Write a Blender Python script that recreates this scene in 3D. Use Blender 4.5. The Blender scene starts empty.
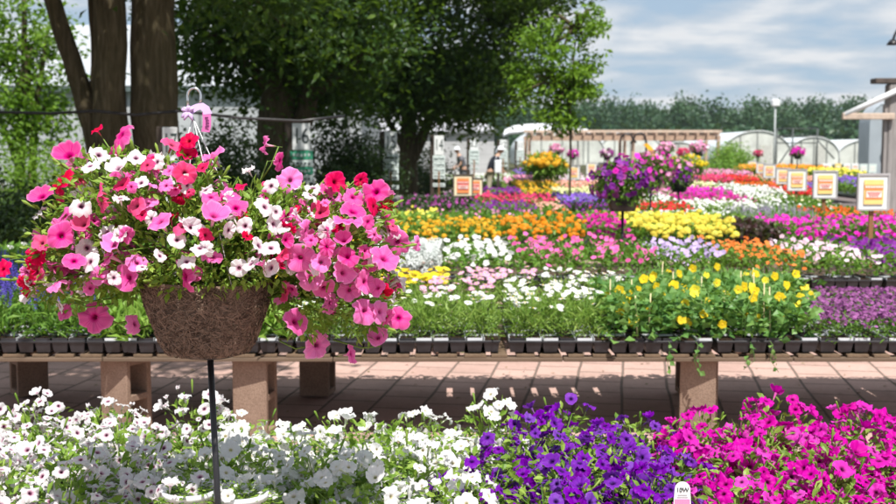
import bpy, math, random
import numpy as np
from mathutils import Vector, Matrix
random.seed(7); rng = np.random.default_rng(7)
S = bpy.context.scene; COL = S.collection
R = math.radians; PI = math.pi
F = 1130.0; EYE = 1.55; HOR = 150.0
PITCH = math.atan((252 - HOR) / F)

def at(px, py, Y):
    """point at world depth Y seen at photo pixel (px,py)"""
    dx = (px - 448) / F; dy = (252 - py) / F
    d = Vector((dx, math.cos(PITCH) + dy * math.sin(PITCH), -math.sin(PITCH) + dy * math.cos(PITCH)))
    return Vector((0, 0, EYE)) + d * (Y / d.y)
def X(px, Y): return (px - 448) / F * Y

# ------------------------------------------------------------------ materials
def newmat(name):
    m = bpy.data.materials.new(name); m.use_nodes = True
    nt = m.node_tree; nt.nodes.clear()
    out = nt.nodes.new('ShaderNodeOutputMaterial')
    return m, nt, out
def N(nt, t, **kw):
    n = nt.nodes.new(t)
    for k, v in kw.items(): setattr(n, k, v)
    return n
def ramp(nt, fac, stops):
    r = N(nt, 'ShaderNodeValToRGB'); e = r.color_ramp.elements
    while len(e) < len(stops): e.new(0.5)
    for el, (p, c) in zip(e, stops):
        el.position = p; el.color = (*c, 1)
    nt.links.new(fac, r.inputs[0]); return r.outputs[0]
def coord(nt, kind='Object', scale=None):
    tc = N(nt, 'ShaderNodeTexCoord')
    if scale is None: return tc.outputs[kind]
    mp = N(nt, 'ShaderNodeMapping'); mp.inputs['Scale'].default_value = scale
    nt.links.new(tc.outputs[kind], mp.inputs[0]); return mp.outputs[0]
def noise(nt, vec, scale, detail=4, rough=.55):
    n = N(nt, 'ShaderNodeTexNoise'); n.inputs['Scale'].default_value = scale
    n.inputs['Detail'].default_value = detail; n.inputs['Roughness'].default_value = rough
    nt.links.new(vec, n.inputs['Vector']); return n.outputs['Fac']
def mathn(nt, op, a, b=None, c=None):
    n = N(nt, 'ShaderNodeMath', operation=op)
    for i, v in enumerate((a, b, c)):
        if v is None: continue
        if isinstance(v, (int, float)): n.inputs[i].default_value = v
        else: nt.links.new(v, n.inputs[i])
    return n.outputs[0]
def mixc(nt, fac, a, b, blend='MIX'):
    n = N(nt, 'ShaderNodeMix', data_type='RGBA', blend_type=blend)
    for k, v in ((0, fac), (6, a), (7, b)):
        if isinstance(v, (int, float)): n.inputs[k].default_value = v
        elif isinstance(v, tuple): n.inputs[k].default_value = (*v, 1)
        else: nt.links.new(v, n.inputs[k])
    return n.outputs[2]
def princ(nt, out, col, rough=.6, spec=.3, metal=0, bump=None, bs=.3, dist=.01, rough_in=None):
    p = N(nt, 'ShaderNodeBsdfPrincipled')
    if isinstance(col, tuple): p.inputs['Base Color'].default_value = (*col, 1)
    else: nt.links.new(col, p.inputs['Base Color'])
    p.inputs['Roughness'].default_value = rough
    if rough_in is not None: nt.links.new(rough_in, p.inputs['Roughness'])
    p.inputs['Specular IOR Level'].default_value = spec; p.inputs['Metallic'].default_value = metal
    if bump is not None:
        b = N(nt, 'ShaderNodeBump'); b.inputs['Strength'].default_value = bs; b.inputs['Distance'].default_value = dist
        nt.links.new(bump, b.inputs['Height']); nt.links.new(b.outputs[0], p.inputs['Normal'])
    if out is not None: nt.links.new(p.outputs[0], out.inputs[0])
    return p
MATS = {}
def simple(name, c, rough=.6, var=.25, scale=8, spec=.3, metal=0, bs=.25, dist=.004):
    if name in MATS: return MATS[name]
    m, nt, out = newmat(name); v = coord(nt)
    f = noise(nt, v, scale, 6)
    lo = tuple(x * (1 - var) for x in c); hi = tuple(min(1, x * (1 + var)) for x in c)
    col = ramp(nt, f, [(.3, lo), (.7, hi)])
    princ(nt, out, col, rough, spec, metal, f, bs, dist)
    MATS[name] = m; return m
def rndval(nt):
    a = N(nt, 'ShaderNodeAttribute', attribute_name='rnd'); oi = N(nt, 'ShaderNodeObjectInfo')
    s = mathn(nt, 'ADD', a.outputs['Fac'], oi.outputs['Random'])
    return mathn(nt, 'FRACT', s)
def thinsurf(nt, out, col, trans, rough=.5, spec=.25, tcol=None):
    p = princ(nt, None, col, rough, spec)
    t = N(nt, 'ShaderNodeBsdfTranslucent')
    nt.links.new(tcol if tcol is not None else col, t.inputs[0])
    mx = N(nt, 'ShaderNodeMixShader'); mx.inputs[0].default_value = trans
    nt.links.new(p.outputs[0], mx.inputs[1]); nt.links.new(t.outputs[0], mx.inputs[2]); nt.links.new(mx.outputs[0], out.inputs[0])
def leafmat(name, cols, trans=.35, rough=.45, spec=.35):
    if name in MATS: return MATS[name]
    m, nt, out = newmat(name)
    n = len(cols); col = ramp(nt, rndval(nt), [(i / (n - 1), c) for i, c in enumerate(cols)])
    tc = mixc(nt, .5, col, (.25, .42, .02))
    thinsurf(nt, out, col, trans, rough, spec, tc); MATS[name] = m; return m
def petalmat(name, base, throat, vein, edge=None, veinamt=.45, var=.12, trans=.42, tv=.14):
    if name in MATS: return MATS[name]
    edge = edge or base
    m, nt, out = newmat(name)
    uv = N(nt, 'ShaderNodeUVMap'); sp = N(nt, 'ShaderNodeSeparateXYZ'); nt.links.new(uv.outputs[0], sp.inputs[0])
    u, v = sp.outputs[0], sp.outputs[1]
    r = rndval(nt)
    body = ramp(nt, v, [(0, throat), (tv, throat), (tv + .14, vein), (tv + .3, base), (.85, base), (1, edge)])
    s = mathn(nt, 'SINE', mathn(nt, 'MULTIPLY', u, 2 * PI * 25))
    s5 = mathn(nt, 'COSINE', mathn(nt, 'MULTIPLY', u, 2 * PI * 5))
    s = mathn(nt, 'MULTIPLY_ADD', s5, .5, s)
    s = mathn(nt, 'MULTIPLY', mathn(nt, 'MAXIMUM', mathn(nt, 'SUBTRACT', s, .45), 0), veinamt * 1.6)
    s = mathn(nt, 'MULTIPLY', s, mathn(nt, 'SUBTRACT', 1.15, v))
    col = mixc(nt, s, body, vein)
    hsv = N(nt, 'ShaderNodeHueSaturation')
    nt.links.new(mathn(nt, 'MULTIPLY_ADD', r, var * .25, .5 - var * .125), hsv.inputs['Hue'])
    nt.links.new(mathn(nt, 'MULTIPLY_ADD', r, -var * 2.2, 1 + var), hsv.inputs['Value'])
    nt.links.new(mathn(nt, 'MULTIPLY_ADD', r, var * 2, 1 - var), hsv.inputs['Saturation'])
    nt.links.new(col, hsv.inputs['Color'])
    thinsurf(nt, out, hsv.outputs[0], trans, .5, .15); MATS[name] = m; return m
def flatpetal(name, c, var=.25, trans=.28):
    if name in MATS: return MATS[name]
    m, nt, out = newmat(name)
    col = ramp(nt, rndval(nt), [(0, tuple(x * (1 - var) for x in c)), (.5, c), (1, tuple(min(.9, x * (1 + var) + .04) for x in c))])
    thinsurf(nt, out, col, trans, .55, .15); MATS[name] = m; return m

LEAF = {
 'petunia': leafmat('petunia_leaf', [(.10, .21, .022), (.19, .33, .04), (.32, .45, .08), (.14, .25, .03)]),
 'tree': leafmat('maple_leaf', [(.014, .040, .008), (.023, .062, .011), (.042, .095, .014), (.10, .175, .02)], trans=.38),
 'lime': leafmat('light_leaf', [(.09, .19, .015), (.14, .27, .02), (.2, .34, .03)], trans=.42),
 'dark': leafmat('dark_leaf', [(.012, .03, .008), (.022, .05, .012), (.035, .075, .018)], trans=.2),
 'green': leafmat('bedding_leaf', [(.06, .15, .016), (.11, .25, .03), (.20, .36, .055), (.09, .2, .025)]),
 'airy': leafmat('airy_leaf', [(.12, .24, .03), (.20, .34, .05), (.32, .45, .11), (.16, .29, .04)]),
 'fresh': leafmat('fresh_leaf', [(.11, .23, .025), (.18, .34, .04), (.30, .46, .085), (.15, .27, .035)]),
 'grey': leafmat('silver_leaf', [(.42, .45, .44), (.55, .58, .57), (.66, .68, .68)], trans=.15),
 'maroon': leafmat('maroon_leaf', [(.03, .008, .012), (.05, .012, .018), (.03, .035, .012)], trans=.15),
 'wood': leafmat('far_leaf', [(.018, .052, .024), (.028, .074, .032), (.048, .105, .04), (.022, .06, .032)], trans=.15),
 'bluegreen': leafmat('vine_leaf', [(.08, .20, .05), (.13, .29, .07), (.22, .38, .10)]),
}
STEM = simple('green_stem', (.16, .27, .05), .6, .2)

# ------------------------------------------------------------------ mesh building
class MB:
    def __init__(s): s.V = []; s.F = []; s.M = []; s.UV = []; s.RN = []; s.n = 0; s.smooth = []
    def add(s, V, Fs, mat=0, uv=None, rnd=None, smooth=False):
        V = np.asarray(V, float).reshape(-1, 3)
        for f in (Fs if isinstance(Fs, list) else [Fs]):
            f = np.asarray(f, int)
            if f.size == 0: continue
            s.F.append(f + s.n); s.M.append((mat, len(f))); s.smooth.append(smooth)
        s.V.append(V); s.n += len(V)
        s.UV.append(np.zeros((len(V), 2)) + .5 if uv is None else np.asarray(uv, float))
        s.RN.append(np.zeros(len(V)) + (0 if rnd is None else rnd))
        return s
    def box(s, c, d, mat=0, rz=0, taper=1.0, rx=0, ry=0, bev=0):
        x, y, z = [q / 2 for q in d]
        if bev:
            b = min(bev, x * .45, y * .45, z * .45)
            P = []
            for zz, k in ((-z, b), (-z + b, 0), (z - b, 0), (z, b)):
                X_, Y_ = x - k, y - k; q = b
                P += [(-X_, -Y_ + q, zz), (-X_ + q, -Y_, zz), (X_ - q, -Y_, zz), (X_, -Y_ + q, zz), (X_, Y_ - q, zz), (X_ - q, Y_, zz), (-X_ + q, Y_, zz), (-X_, Y_ - q, zz)]
            V = np.array(P)
            Fq = [(r * 8 + i, r * 8 + (i + 1) % 8, (r + 1) * 8 + (i + 1) % 8, (r + 1) * 8 + i) for r in range(3) for i in range(8)]
            caps = [tuple(range(7, -1, -1)), tuple(range(24, 32))]
            Fs = [np.array(Fq), np.array(caps)]
        else:
            V = np.array([(-x * taper, -y * taper, -z), (x * taper, -y * taper, -z), (x * taper, y * taper, -z), (-x * taper, y * taper, -z), (-x, -y, z), (x, -y, z), (x, y, z), (-x, y, z)])
            Fs = [np.array([(0, 3, 2, 1), (4, 5, 6, 7), (0, 1, 5, 4), (1, 2, 6, 5), (2, 3, 7, 6), (3, 0, 4, 7)])]
        if rz or rx or ry:
            M = np.array((Matrix.Rotation(rz, 3, 'Z') @ Matrix.Rotation(ry, 3, 'Y') @ Matrix.Rotation(rx, 3, 'X')))
            V = V @ M.T
        return s.add(V + np.array(c), Fs, mat)
    def tube(s, pts, rad, n=8, mat=0, cap=True, smooth=True, rnd=None):
        pts = [Vector(p) for p in pts]
        if isinstance(rad, (int, float)): rad = [rad] * len(pts)
        V = []; prev = None
        for i, p in enumerate(pts):
            t = (pts[min(i + 1, len(pts) - 1)] - pts[max(i - 1, 0)])
            t = t.normalized() if t.length > 1e-9 else Vector((0, 0, 1))
            if prev is None:
                a = t.cross(Vector((0, 1, 0)) if abs(t.y) < .9 else Vector((1, 0, 0))).normalized()
            else:
                a = (prev - t * prev.dot(t)).normalized()
            prev = a; b = t.cross(a)
            for k in range(n):
                th = 2 * PI * k / n
                V.append(p + (a * math.cos(th) + b * math.sin(th)) * rad[i])
        m = len(pts)
        Fq = [(i * n + k, i * n + (k + 1) % n, (i + 1) * n + (k + 1) % n, (i + 1) * n + k) for i in range(m - 1) for k in range(n)]
        Fs = [np.array(Fq)]
        if cap: Fs.append(np.array([tuple(range(n - 1, -1, -1)), tuple((m - 1) * n + k for k in range(n))]))
        return s.add(np.array([tuple(v) for v in V]), Fs, mat, smooth=smooth, rnd=rnd)
    def lathe(s, prof, n=24, mat=0, c=(0, 0, 0), smooth=True, cap=False):
        V = [(r * math.cos(2 * PI * k / n) + c[0], r * math.sin(2 * PI * k / n) + c[1], z + c[2]) for r, z in prof for k in range(n)]
        m = len(prof)
        Fq = [(i * n + k, i * n + (k + 1) % n, (i + 1) * n + (k + 1) % n, (i + 1) * n + k) for i in range(m - 1) for k in range(n)]
        Fs = [np.array(Fq)]
        if cap: Fs.append(np.array([tuple(range(n - 1, -1, -1)), tuple((m - 1) * n + k for k in range(n))]))
        return s.add(V, Fs, mat, smooth=smooth)
    def scatter(s, tpl, loc, rot, sc, matoff=0, rnd=None):
        """tpl: list of (V,F,mat,uv); loc (N,3) rot (N,3,3) sc (N,) or (N,3)"""
        loc = np.asarray(loc, float); n = len(loc)
        if n == 0: return s
        sc = np.asarray(sc, float)
        if sc.ndim == 0: sc = np.full(n, float(sc))
        if sc.ndim == 1: sc = np.repeat(sc[:, None], 3, 1)
        if rnd is None: rnd = rng.random(n)
        for V, Fc, mat, uv in tpl:
            V = np.asarray(V, float); k = len(V)
            P = np.einsum('nij,nkj->nki', rot, V[None] * sc[:, None, :]) + loc[:, None, :]
            fs = [(np.asarray(f)[None] + (np.arange(n) * k)[:, None, None]).reshape(-1, np.asarray(f).shape[1]) for f in Fc]
            uvv = np.tile(np.zeros((k, 2)) + .5 if uv is None else uv, (n, 1))
            s.add(P.reshape(-1, 3), fs, mat + matoff, uvv, np.repeat(rnd, k))
        return s
    def mesh(s, name, mats):
        V = np.concatenate(s.V); me = bpy.data.meshes.new(name)
        me.vertices.add(len(V)); me.vertices.foreach_set('co', V.astype(np.float32).ravel())
        loops = np.concatenate([f.ravel() for f in s.F]); sizes = np.concatenate([np.full(len(f), f.shape[1]) for f in s.F])
        starts = np.concatenate([[0], np.cumsum(sizes)[:-1]])
        me.loops.add(len(loops)); me.loops.foreach_set('vertex_index', loops.astype(np.int32))
        me.polygons.add(len(sizes)); me.polygons.foreach_set('loop_start', starts.astype(np.int32))
        me.polygons.foreach_set('material_index', np.concatenate([np.full(c, m) for m, c in s.M]).astype(np.int32))
        me.polygons.foreach_set('use_smooth', np.concatenate([np.full(c, sm) for (m, c), sm in zip(s.M, s.smooth)]).astype(bool))
        uvl = me.uv_layers.new(name='UVMap'); UV = np.concatenate(s.UV)
        uvl.data.foreach_set('uv', UV[loops].astype(np.float32).ravel())
        a = me.attributes.new('rnd', 'FLOAT', 'POINT'); a.data.foreach_set('value', np.concatenate(s.RN).astype(np.float32))
        for m in (mats if isinstance(mats, (list, tuple)) else [mats]): me.materials.append(m)
        me.update(calc_edges=True); me.validate(); return me
def link(name, me, parent=None, loc=(0, 0, 0), rot=None):
    o = bpy.data.objects.new(name, me); COL.objects.link(o)
    o.location = loc
    if rot is not None: o.rotation_euler = rot
    if parent is not None: o.parent = parent
    return o
def tag(o, label=None, cat=None, group=None, kind=None):
    for k, v in (('label', label), ('category', cat), ('group', group), ('kind', kind)):
        if v: o[k] = v
    return o
def thing(name, label, cat, loc=(0, 0, 0), rz=0, group=None):
    o = link(name, None, None, loc, (0, 0, rz)); o.empty_display_size = .05
    return tag(o, label, cat, group)
def clone(root, loc, rz, label=None, group=None):
    r = root.copy(); COL.objects.link(r); r.location = loc; r.rotation_euler = (0, 0, rz)
    if label: r['label'] = label
    if group: r['group'] = group
    for ch in list(root.children):
        c = ch.copy(); COL.objects.link(c); c.parent = r
        for g in ch.children:
            d = g.copy(); COL.objects.link(d); d.parent = c
    return r
ORD = ['first', 'second', 'third', 'fourth', 'fifth', 'sixth', 'seventh', 'eighth', 'ninth', 'tenth', 'eleventh', 'twelfth', 'thirteenth', 'fourteenth', 'fifteenth', 'sixteenth', 'seventeenth', 'eighteenth', 'nineteenth', 'twentieth']

def frames(nrm, twist=None):
    """rotation matrices whose z column is nrm (N,3)"""
    n = nrm / np.linalg.norm(nrm, axis=1, keepdims=True)
    h = np.where(np.abs(n[:, 2:3]) > .95, np.array([[1., 0, 0]]), np.array([[0, 0, 1.]]))
    x = np.cross(h, n); x /= np.linalg.norm(x, axis=1, keepdims=True); y = np.cross(n, x)
    t = rng.random(len(n)) * 2 * PI if twist is None else twist
    c, s_ = np.cos(t)[:, None], np.sin(t)[:, None]
    return np.stack([x * c + y * s_, y * c - x * s_, n], axis=2)
def dirframes(d, up_jit=.6):
    """rotation whose x column is d (leaf direction), z roughly up"""
    d = d / np.linalg.norm(d, axis=1, keepdims=True)
    u = np.array([[0, 0, 1.]]) + rng.normal(0, up_jit, d.shape)
    y = np.cross(u, d); y /= np.linalg.norm(y, axis=1, keepdims=True) + 1e-9
    return np.stack([d, y, np.cross(d, y)], axis=2)
def randdir(n, zmin=-1):
    v = rng.normal(size=(n, 3)); v /= np.linalg.norm(v, axis=1, keepdims=True)
    v[:, 2] = np.where(v[:, 2] < zmin, -v[:, 2] * .5, v[:, 2]); return v

# ------------------------------------------------------------------ templates
def leaf_tpl(w=.22, fold=.08, droop=-.12):
    V = np.array([(0, 0, 0), (.5, -w, fold), (.5, 0, 0.01), (.5, w, fold), (1, 0, droop)])
    return [(V, [np.array([(0, 2, 4, 1), (0, 3, 4, 2)])], 0, None)]
def leaf_fine(w=.2):
    V = np.array([(0, 0, 0), (.25, -w * .75, .05), (.25, 0, .02), (.25, w * .75, .05), (.6, -w, .04), (.6, 0, 0), (.6, w, .04), (1, 0, -.16)])
    return [(V, [np.array([(0, 2, 1, 1), (0, 3, 2, 2)])[:, :3], np.array([(1, 2, 5, 4), (2, 3, 6, 5), (4, 5, 7, 7), (5, 6, 7, 7)])[:2], np.array([(4, 5, 7), (5, 6, 7)])], 0, None)]
LEAF_N = leaf_tpl(.12); LEAF_M = leaf_tpl(.24); LEAF_B = leaf_tpl(.42, .1, -.2); LEAF_X = leaf_tpl(.06)
LEAF_P = leaf_fine(.21)

def petunia_tpl(seed=0, segs=30, ruffle=1.0, cup=.05):
    r_ = random.Random(seed); ph = [r_.uniform(0, 2 * PI) for _ in range(4)]
    lob = [r_.uniform(.84, 1.1) for _ in range(5)]; til = [r_.uniform(-.2, .18) for _ in range(5)]
    rings = [(.07, -.34), (.13, -.14), (.2, -.03), (.36, .035), (.58, .07), (.8, .07), (.94, .045), (1.02, .0)]
    V = []; UV = []
    for r, z in rings:
        for k in range(segs):
            th = 2 * PI * k / segs; a = th * 5 / (2 * PI); i = int(a) % 5; f = a - int(a)
            w = math.sin(f * PI)
            L = lob[i] * (.35 + .65 * 1)  # lobe length
            notch = 1 - .16 * (1 - w ** .55) * r ** 2
            rr = r * (1 + (L - 1) * r * w) * notch
            zz = z + cup * r * r + ruffle * (.055 * math.sin(10 * th + ph[0]) + .04 * math.sin(7 * th + ph[1]) + .05 * math.sin(3 * th + ph[2])) * r ** 2.2 + til[i] * w * r * r - .05 * (1 - w) * (r > .3)
            V.append((rr * math.cos(th), rr * math.sin(th), zz)); UV.append((k / segs, r))
    m = len(rings)
    Fq = [(i * segs + k, i * segs + (k + 1) % segs, (i + 1) * segs + (k + 1) % segs, (i + 1) * segs + k) for i in range(m - 1) for k in range(segs)]
    # trumpet tube behind
    n2 = 10; T = []
    for r, z in ((.2, -.06), (.13, -.3), (.09, -.62), (.07, -.9)):
        for k in range(n2):
            th = 2 * PI * k / n2; T.append((r * math.cos(th), r * math.sin(th), z))
    Ft = [(i * n2 + k, i * n2 + (k + 1) % n2, (i + 1) * n2 + (k + 1) % n2, (i + 1) * n2 + k) for i in range(3) for k in range(n2)]
    C = []; Fc = []
    for k in range(5):
        th = 2 * PI * k / 5; b = len(C); c, s_ = math.cos(th), math.sin(th)
        C += [(.05 * c - .05 * s_, .05 * s_ + .05 * c, -.92), (.05 * c + .05 * s_, .05 * s_ - .05 * c, -.92), (.2 * c, .2 * s_, -.6)]
        Fc.append((b, b + 1, b + 2))
    b = len(C)
    C += [(.03, 0, -.88), (-.015, .026, -.88), (-.015, -.026, -.88), (.1, 0, -1.5), (.06, .026, -1.5), (.06, -.026, -1.5)]
    Fs = [(b, b + 1, b + 4, b + 3), (b + 1, b + 2, b + 5, b + 4), (b + 2, b, b + 3, b + 5)]
    return [(np.array(V), [np.array(Fq)], 0, np.array(UV)), (np.array(T), [np.array(Ft)], 1, None), (np.array(C), [np.array(Fc), np.array(Fs)], 2, None)]
PET = [petunia_tpl(i, ruffle=1.3 + .5 * (i % 3), cup=[.02, .12, -.12, .05, .3, -.04, .45, -.2][i % 8]) for i in range(12)]
PETLOW = [petunia_tpl(20 + i, segs=10) for i in range(4)]
def tplmesh(name, tpl, mats):
    mb = MB()
    for V, Fc, m, uv in tpl: mb.add(V, Fc, m, uv, smooth=True)
    return mb.mesh(name, mats)
def daisy_tpl(n=12, seed=0):
    r_ = random.Random(seed); V = []; Fq = []; UV = []
    for k in range(n):
        th = 2 * PI * k / n + r_.uniform(-.1, .1); c, s_ = math.cos(th), math.sin(th); b = len(V); w = .17; L = r_.uniform(.88, 1.05); d = r_.uniform(-.16, .08)
        for r, ww, z in ((.2, .06, 0.0), (.6, w, .05), (.9 * L, w * .8, d * .6), (L, .03, d)):
            V += [(r * c - ww * s_, r * s_ + ww * c, z), (r * c + ww * s_, r * s_ - ww * c, z)]; UV += [(.5, r), (.5, r)]
        Fq += [(b, b + 1, b + 3, b + 2), (b + 2, b + 3, b + 5, b + 4), (b + 4, b + 5, b + 7, b + 6)]
    C = [(0, 0, .14)] + [(.16 * math.cos(i * PI / 4), .16 * math.sin(i * PI / 4), .1) for i in range(8)] + [(.25 * math.cos(i * PI / 4), .25 * math.sin(i * PI / 4), .0) for i in range(8)]
    Ft = [(0, 1 + i, 1 + (i + 1) % 8) for i in range(8)]; Fc = [(1 + i, 9 + i, 9 + (i + 1) % 8, 1 + (i + 1) % 8) for i in range(8)]
    return [(np.array(V), [np.array(Fq)], 0, np.array(UV)), (np.array(C), [np.array(Ft), np.array(Fc)], 1, None)]
DAISY = [daisy_tpl(11 + i, i) for i in range(3)]
def pom_tpl(n=26, seed=0):
    r_ = np.random.default_rng(seed); V = []; Fq = []
    for i in range(n):
        z = 1 - (i + .5) / n * 1.25; th = i * 2.399; rr = math.sqrt(max(0, 1 - z * z))
        p = np.array((rr * math.cos(th), rr * math.sin(th), z * .75)); nn = p / np.linalg.norm(p)
        a = np.cross(nn, [0.1, .2, 1]); a /= np.linalg.norm(a); b = np.cross(nn, a); w = .36; k = len(V)
        tip = nn * .12 * r_.uniform(.3, 1.6)
        V += [p - a * w - b * w * .6, p + a * w - b * w * .6, p + a * w * .8 + b * w * .8 + tip, p - a * w * .8 + b * w * .8 + tip]
        Fq.append((k, k + 1, k + 2, k + 3))
    return [(np.array(V), [np.array(Fq)], 0, None)]
POM = [pom_tpl(24, i) for i in range(3)]
def spike_tpl(n=26, seed=0):
    r_ = np.random.default_rng(seed); V = []; Fq = []
    for i in range(n):
        z = i / n; th = i * 2.4; rr = .09 * (1 - z * .75); d = np.array((math.cos(th), math.sin(th), .5)); a = np.array((-math.sin(th), math.cos(th), 0)); k = len(V)
        p = np.array((0, 0, z)); w = .05
        V += [p, p + d * rr - a * w, p + d * rr * 1.5 + [0, 0, .02], p + d * rr + a * w]; Fq.append((k, k + 1, k + 2, k + 3))
    return [(np.array(V), [np.array(Fq)], 0, None)]
SPIKE = [spike_tpl(26, i) for i in range(2)]
def disc_tpl(seed=0, lob=5):
    n = lob * 4; V = [(0, 0, -.15)]; UV = [(0, 0)]; r_ = random.Random(seed); ph = r_.uniform(0, 6)
    for r in (.35, 1.0):
        for k in range(n):
            th = 2 * PI * k / n; w = abs(math.sin(th * lob / 2)); rr = r * (1 - (.2 * (1 - w) if r > .5 else 0))
            V.append((rr * math.cos(th), rr * math.sin(th), .05 if r < .5 else .08 * math.sin(3 * th + ph) + .08)); UV.append((k / n, r))
    Ft = [(0, 1 + k, 1 + (k + 1) % n) for k in range(n)]
    Fq = [(1 + k, 1 + n + k, 1 + n + (k + 1) % n, 1 + (k + 1) % n) for k in range(n)]
    return [(np.array(V), [np.array(Ft), np.array(Fq)], 0, np.array(UV))]
DISC = [disc_tpl(i) for i in range(3)]
TUFT = [(np.concatenate([daisy_tpl(7, 4)[0][0] * [1, 1, 1.3]]), daisy_tpl(7, 4)[0][1], 0, daisy_tpl(7, 4)[0][3])]

def multi_scatter(mb, tpls, loc, rot, sc, rnd=None):
    n = len(loc); idx = rng.integers(0, len(tpls), n); sc = np.broadcast_to(np.asarray(sc, float), (n,)) if np.ndim(sc) < 2 else sc
    for i, t in enumerate(tpls):
        k = idx == i
        if k.any(): mb.scatter(t, loc[k], rot[k], sc[k], rnd=None if rnd is None else rnd[k])

# ------------------------------------------------------------------ flower materials
PM = {
 'pink': petalmat('pink_petal', (.91, .165, .51), (.38, .01, .12), (.76, .06, .36), (.93, .30, .63), .75, tv=.10),
 'red': petalmat('crimson_petal', (.80, .012, .13), (.20, .0, .02), (.62, .004, .08), (.88, .05, .26), .6, tv=.10),
 'white': petalmat('white_petal', (.84, .82, .83), (.62, .56, .30), (.82, .78, .78), (.86, .85, .87), .12, .05, tv=.1),
 'star': petalmat('star_white_petal', (.84, .80, .83), (.16, .02, .08), (.62, .38, .50), (.86, .84, .86), .22, .06, tv=.13),
 'violet': petalmat('violet_petal', (.20, .010, .44), (.04, .002, .10), (.08, .003, .21), (.26, .022, .52), .45, .12),
 'magenta': petalmat('magenta_petal', (.66, .004, .42), (.13, .0, .05), (.42, .0, .25), (.72, .010, .50), .35, .10),
}
PBACK = {k: flatpetal(k + '_tube', c, .1) for k, c in dict(pink=(.82, .42, .55), red=(.6, .08, .14), white=(.72, .76, .55), star=(.75, .68, .66), violet=(.30, .12, .45), magenta=(.65, .10, .42)).items()}
FM = {k: flatpetal(k + '_flower', c) for k, c in dict(
  yellow=(.85, .62, .02), orange=(.85, .30, .012), gold=(.80, .42, .02), redorange=(.75, .12, .012), red=(.68, .02, .03), rose=(.68, .04, .16), pink=(.85, .30, .52), palepink=(.86, .58, .70),
  hotpink=(.80, .12, .40), magenta=(.74, .02, .48), deepmag=(.58, .01, .30), purple=(.22, .02, .30), violet=(.26, .12, .62), lavender=(.55, .42, .72), white=(.84, .84, .82), cream=(.84, .80, .45), blue=(.14, .10, .55), salmon=(.85, .40, .32), plum=(.36, .06, .30), lemon=(.88, .74, .10)).items()}
YC = simple('flower_centre', (.72, .42, .02), .8, .3, 60)
PMESH = {k: [tplmesh('petunia_' + k, t, [PM[k], PBACK[k], STEM]) for t in PET] for k in PM}

# ------------------------------------------------------------------ hard materials
def wood(name, c, ax=(1, 12, 12)):
    if name in MATS: return MATS[name]
    m, nt, out = newmat(name); v = coord(nt, 'Object', ax); f = noise(nt, v, 3, 8, .65); f2 = noise(nt, coord(nt), 1.3, 3)
    col = ramp(nt, f, [(.25, tuple(x * .55 for x in c)), (.55, c), (.8, tuple(x * 1.25 for x in c))])
    col = mixc(nt, mathn(nt, 'MULTIPLY', f2, .5), col, tuple(x * .5 for x in c))
    princ(nt, out, col, .8, .2, 0, f, .5, .003); MATS[name] = m; return m
WOOD = wood('weathered_pallet_wood', (.19, .13, .085), (14, 1.2, 14)); WOODX = wood('weathered_rail_wood', (.17, .12, .085), (1.2, 14, 14)); POSTW = wood('stained_post_wood', (.30, .15, .07), (14, 14, 1.2)); PERG = wood('pergola_wood', (.55, .38, .28), (2, 2, 2)); GREYW = wood('grey_weathered_wood', (.36, .33, .32), (14, 14, 1.2))
BLACKP = simple('black_plastic', (.022, .022, .026), .38, .4, 14, .5); BLACKM = simple('black_metal', (.015, .014, .016), .35, .3, 20, .5)
WHITEP = simple('white_plastic', (.72, .73, .76), .35, .08, 12, .5, bs=.05); GREYP = simple('pale_grey_pot', (.55, .57, .60), .4, .1, 10, .5, bs=.05); WHITEM = simple('white_painted_metal', (.75, .76, .78), .35, .06, 10, .4, bs=.05)
STEEL = simple('chrome_wire', (.62, .62, .64), .18, .1, 10, .6, .9, .05); SOIL = simple('potting_soil', (.035, .022, .014), .95, .5, 60, .1, bs=.8, dist=.01)
def blockmat():
    m, nt, out = newmat('concrete_block'); v = coord(nt); f = noise(nt, v, 130, 3, .7); g = noise(nt, v, 6, 5)
    col = ramp(nt, g, [(.3, (.21, .142, .105)), (.7, (.33, .235, .18))])
    col = mixc(nt, .35, col, ramp(nt, f, [(.35, (.11, .075, .055)), (.6, (.36, .26, .20))]))
    princ(nt, out, col, .95, .1, 0, f, .7, .004); return m
BLOCK = blockmat()
def bark():
    m, nt, out = newmat('tree_bark'); v = coord(nt, 'Object', (7, 7, .9)); f = noise(nt, v, 2.5, 8, .7); g = noise(nt, coord(nt), .9, 4)
    col = ramp(nt, f, [(.3, (.035, .024, .016)), (.5, (.10, .072, .048)), (.75, (.20, .155, .11))])
    col = mixc(nt, mathn(nt, 'MULTIPLY', g, .45), col, (.10, .11, .045))
    princ(nt, out, col, .95, .1, 0, f, 1.0, .06); return m
BARK = bark()
def coirmat():
    m, nt, out = newmat('coir_fibre'); v = coord(nt); f = noise(nt, v, 70, 5, .7); g = noise(nt, v, 9, 3)
    col = mixc(nt, rndval(nt), ramp(nt, f, [(.3, (.03, .02, .015)), (.7, (.13, .09, .068))]), (.34, .25, .19))
    princ(nt, out, col, .9, .15, 0, f, 1.0, .006); return m
COIR = coirmat()
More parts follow.
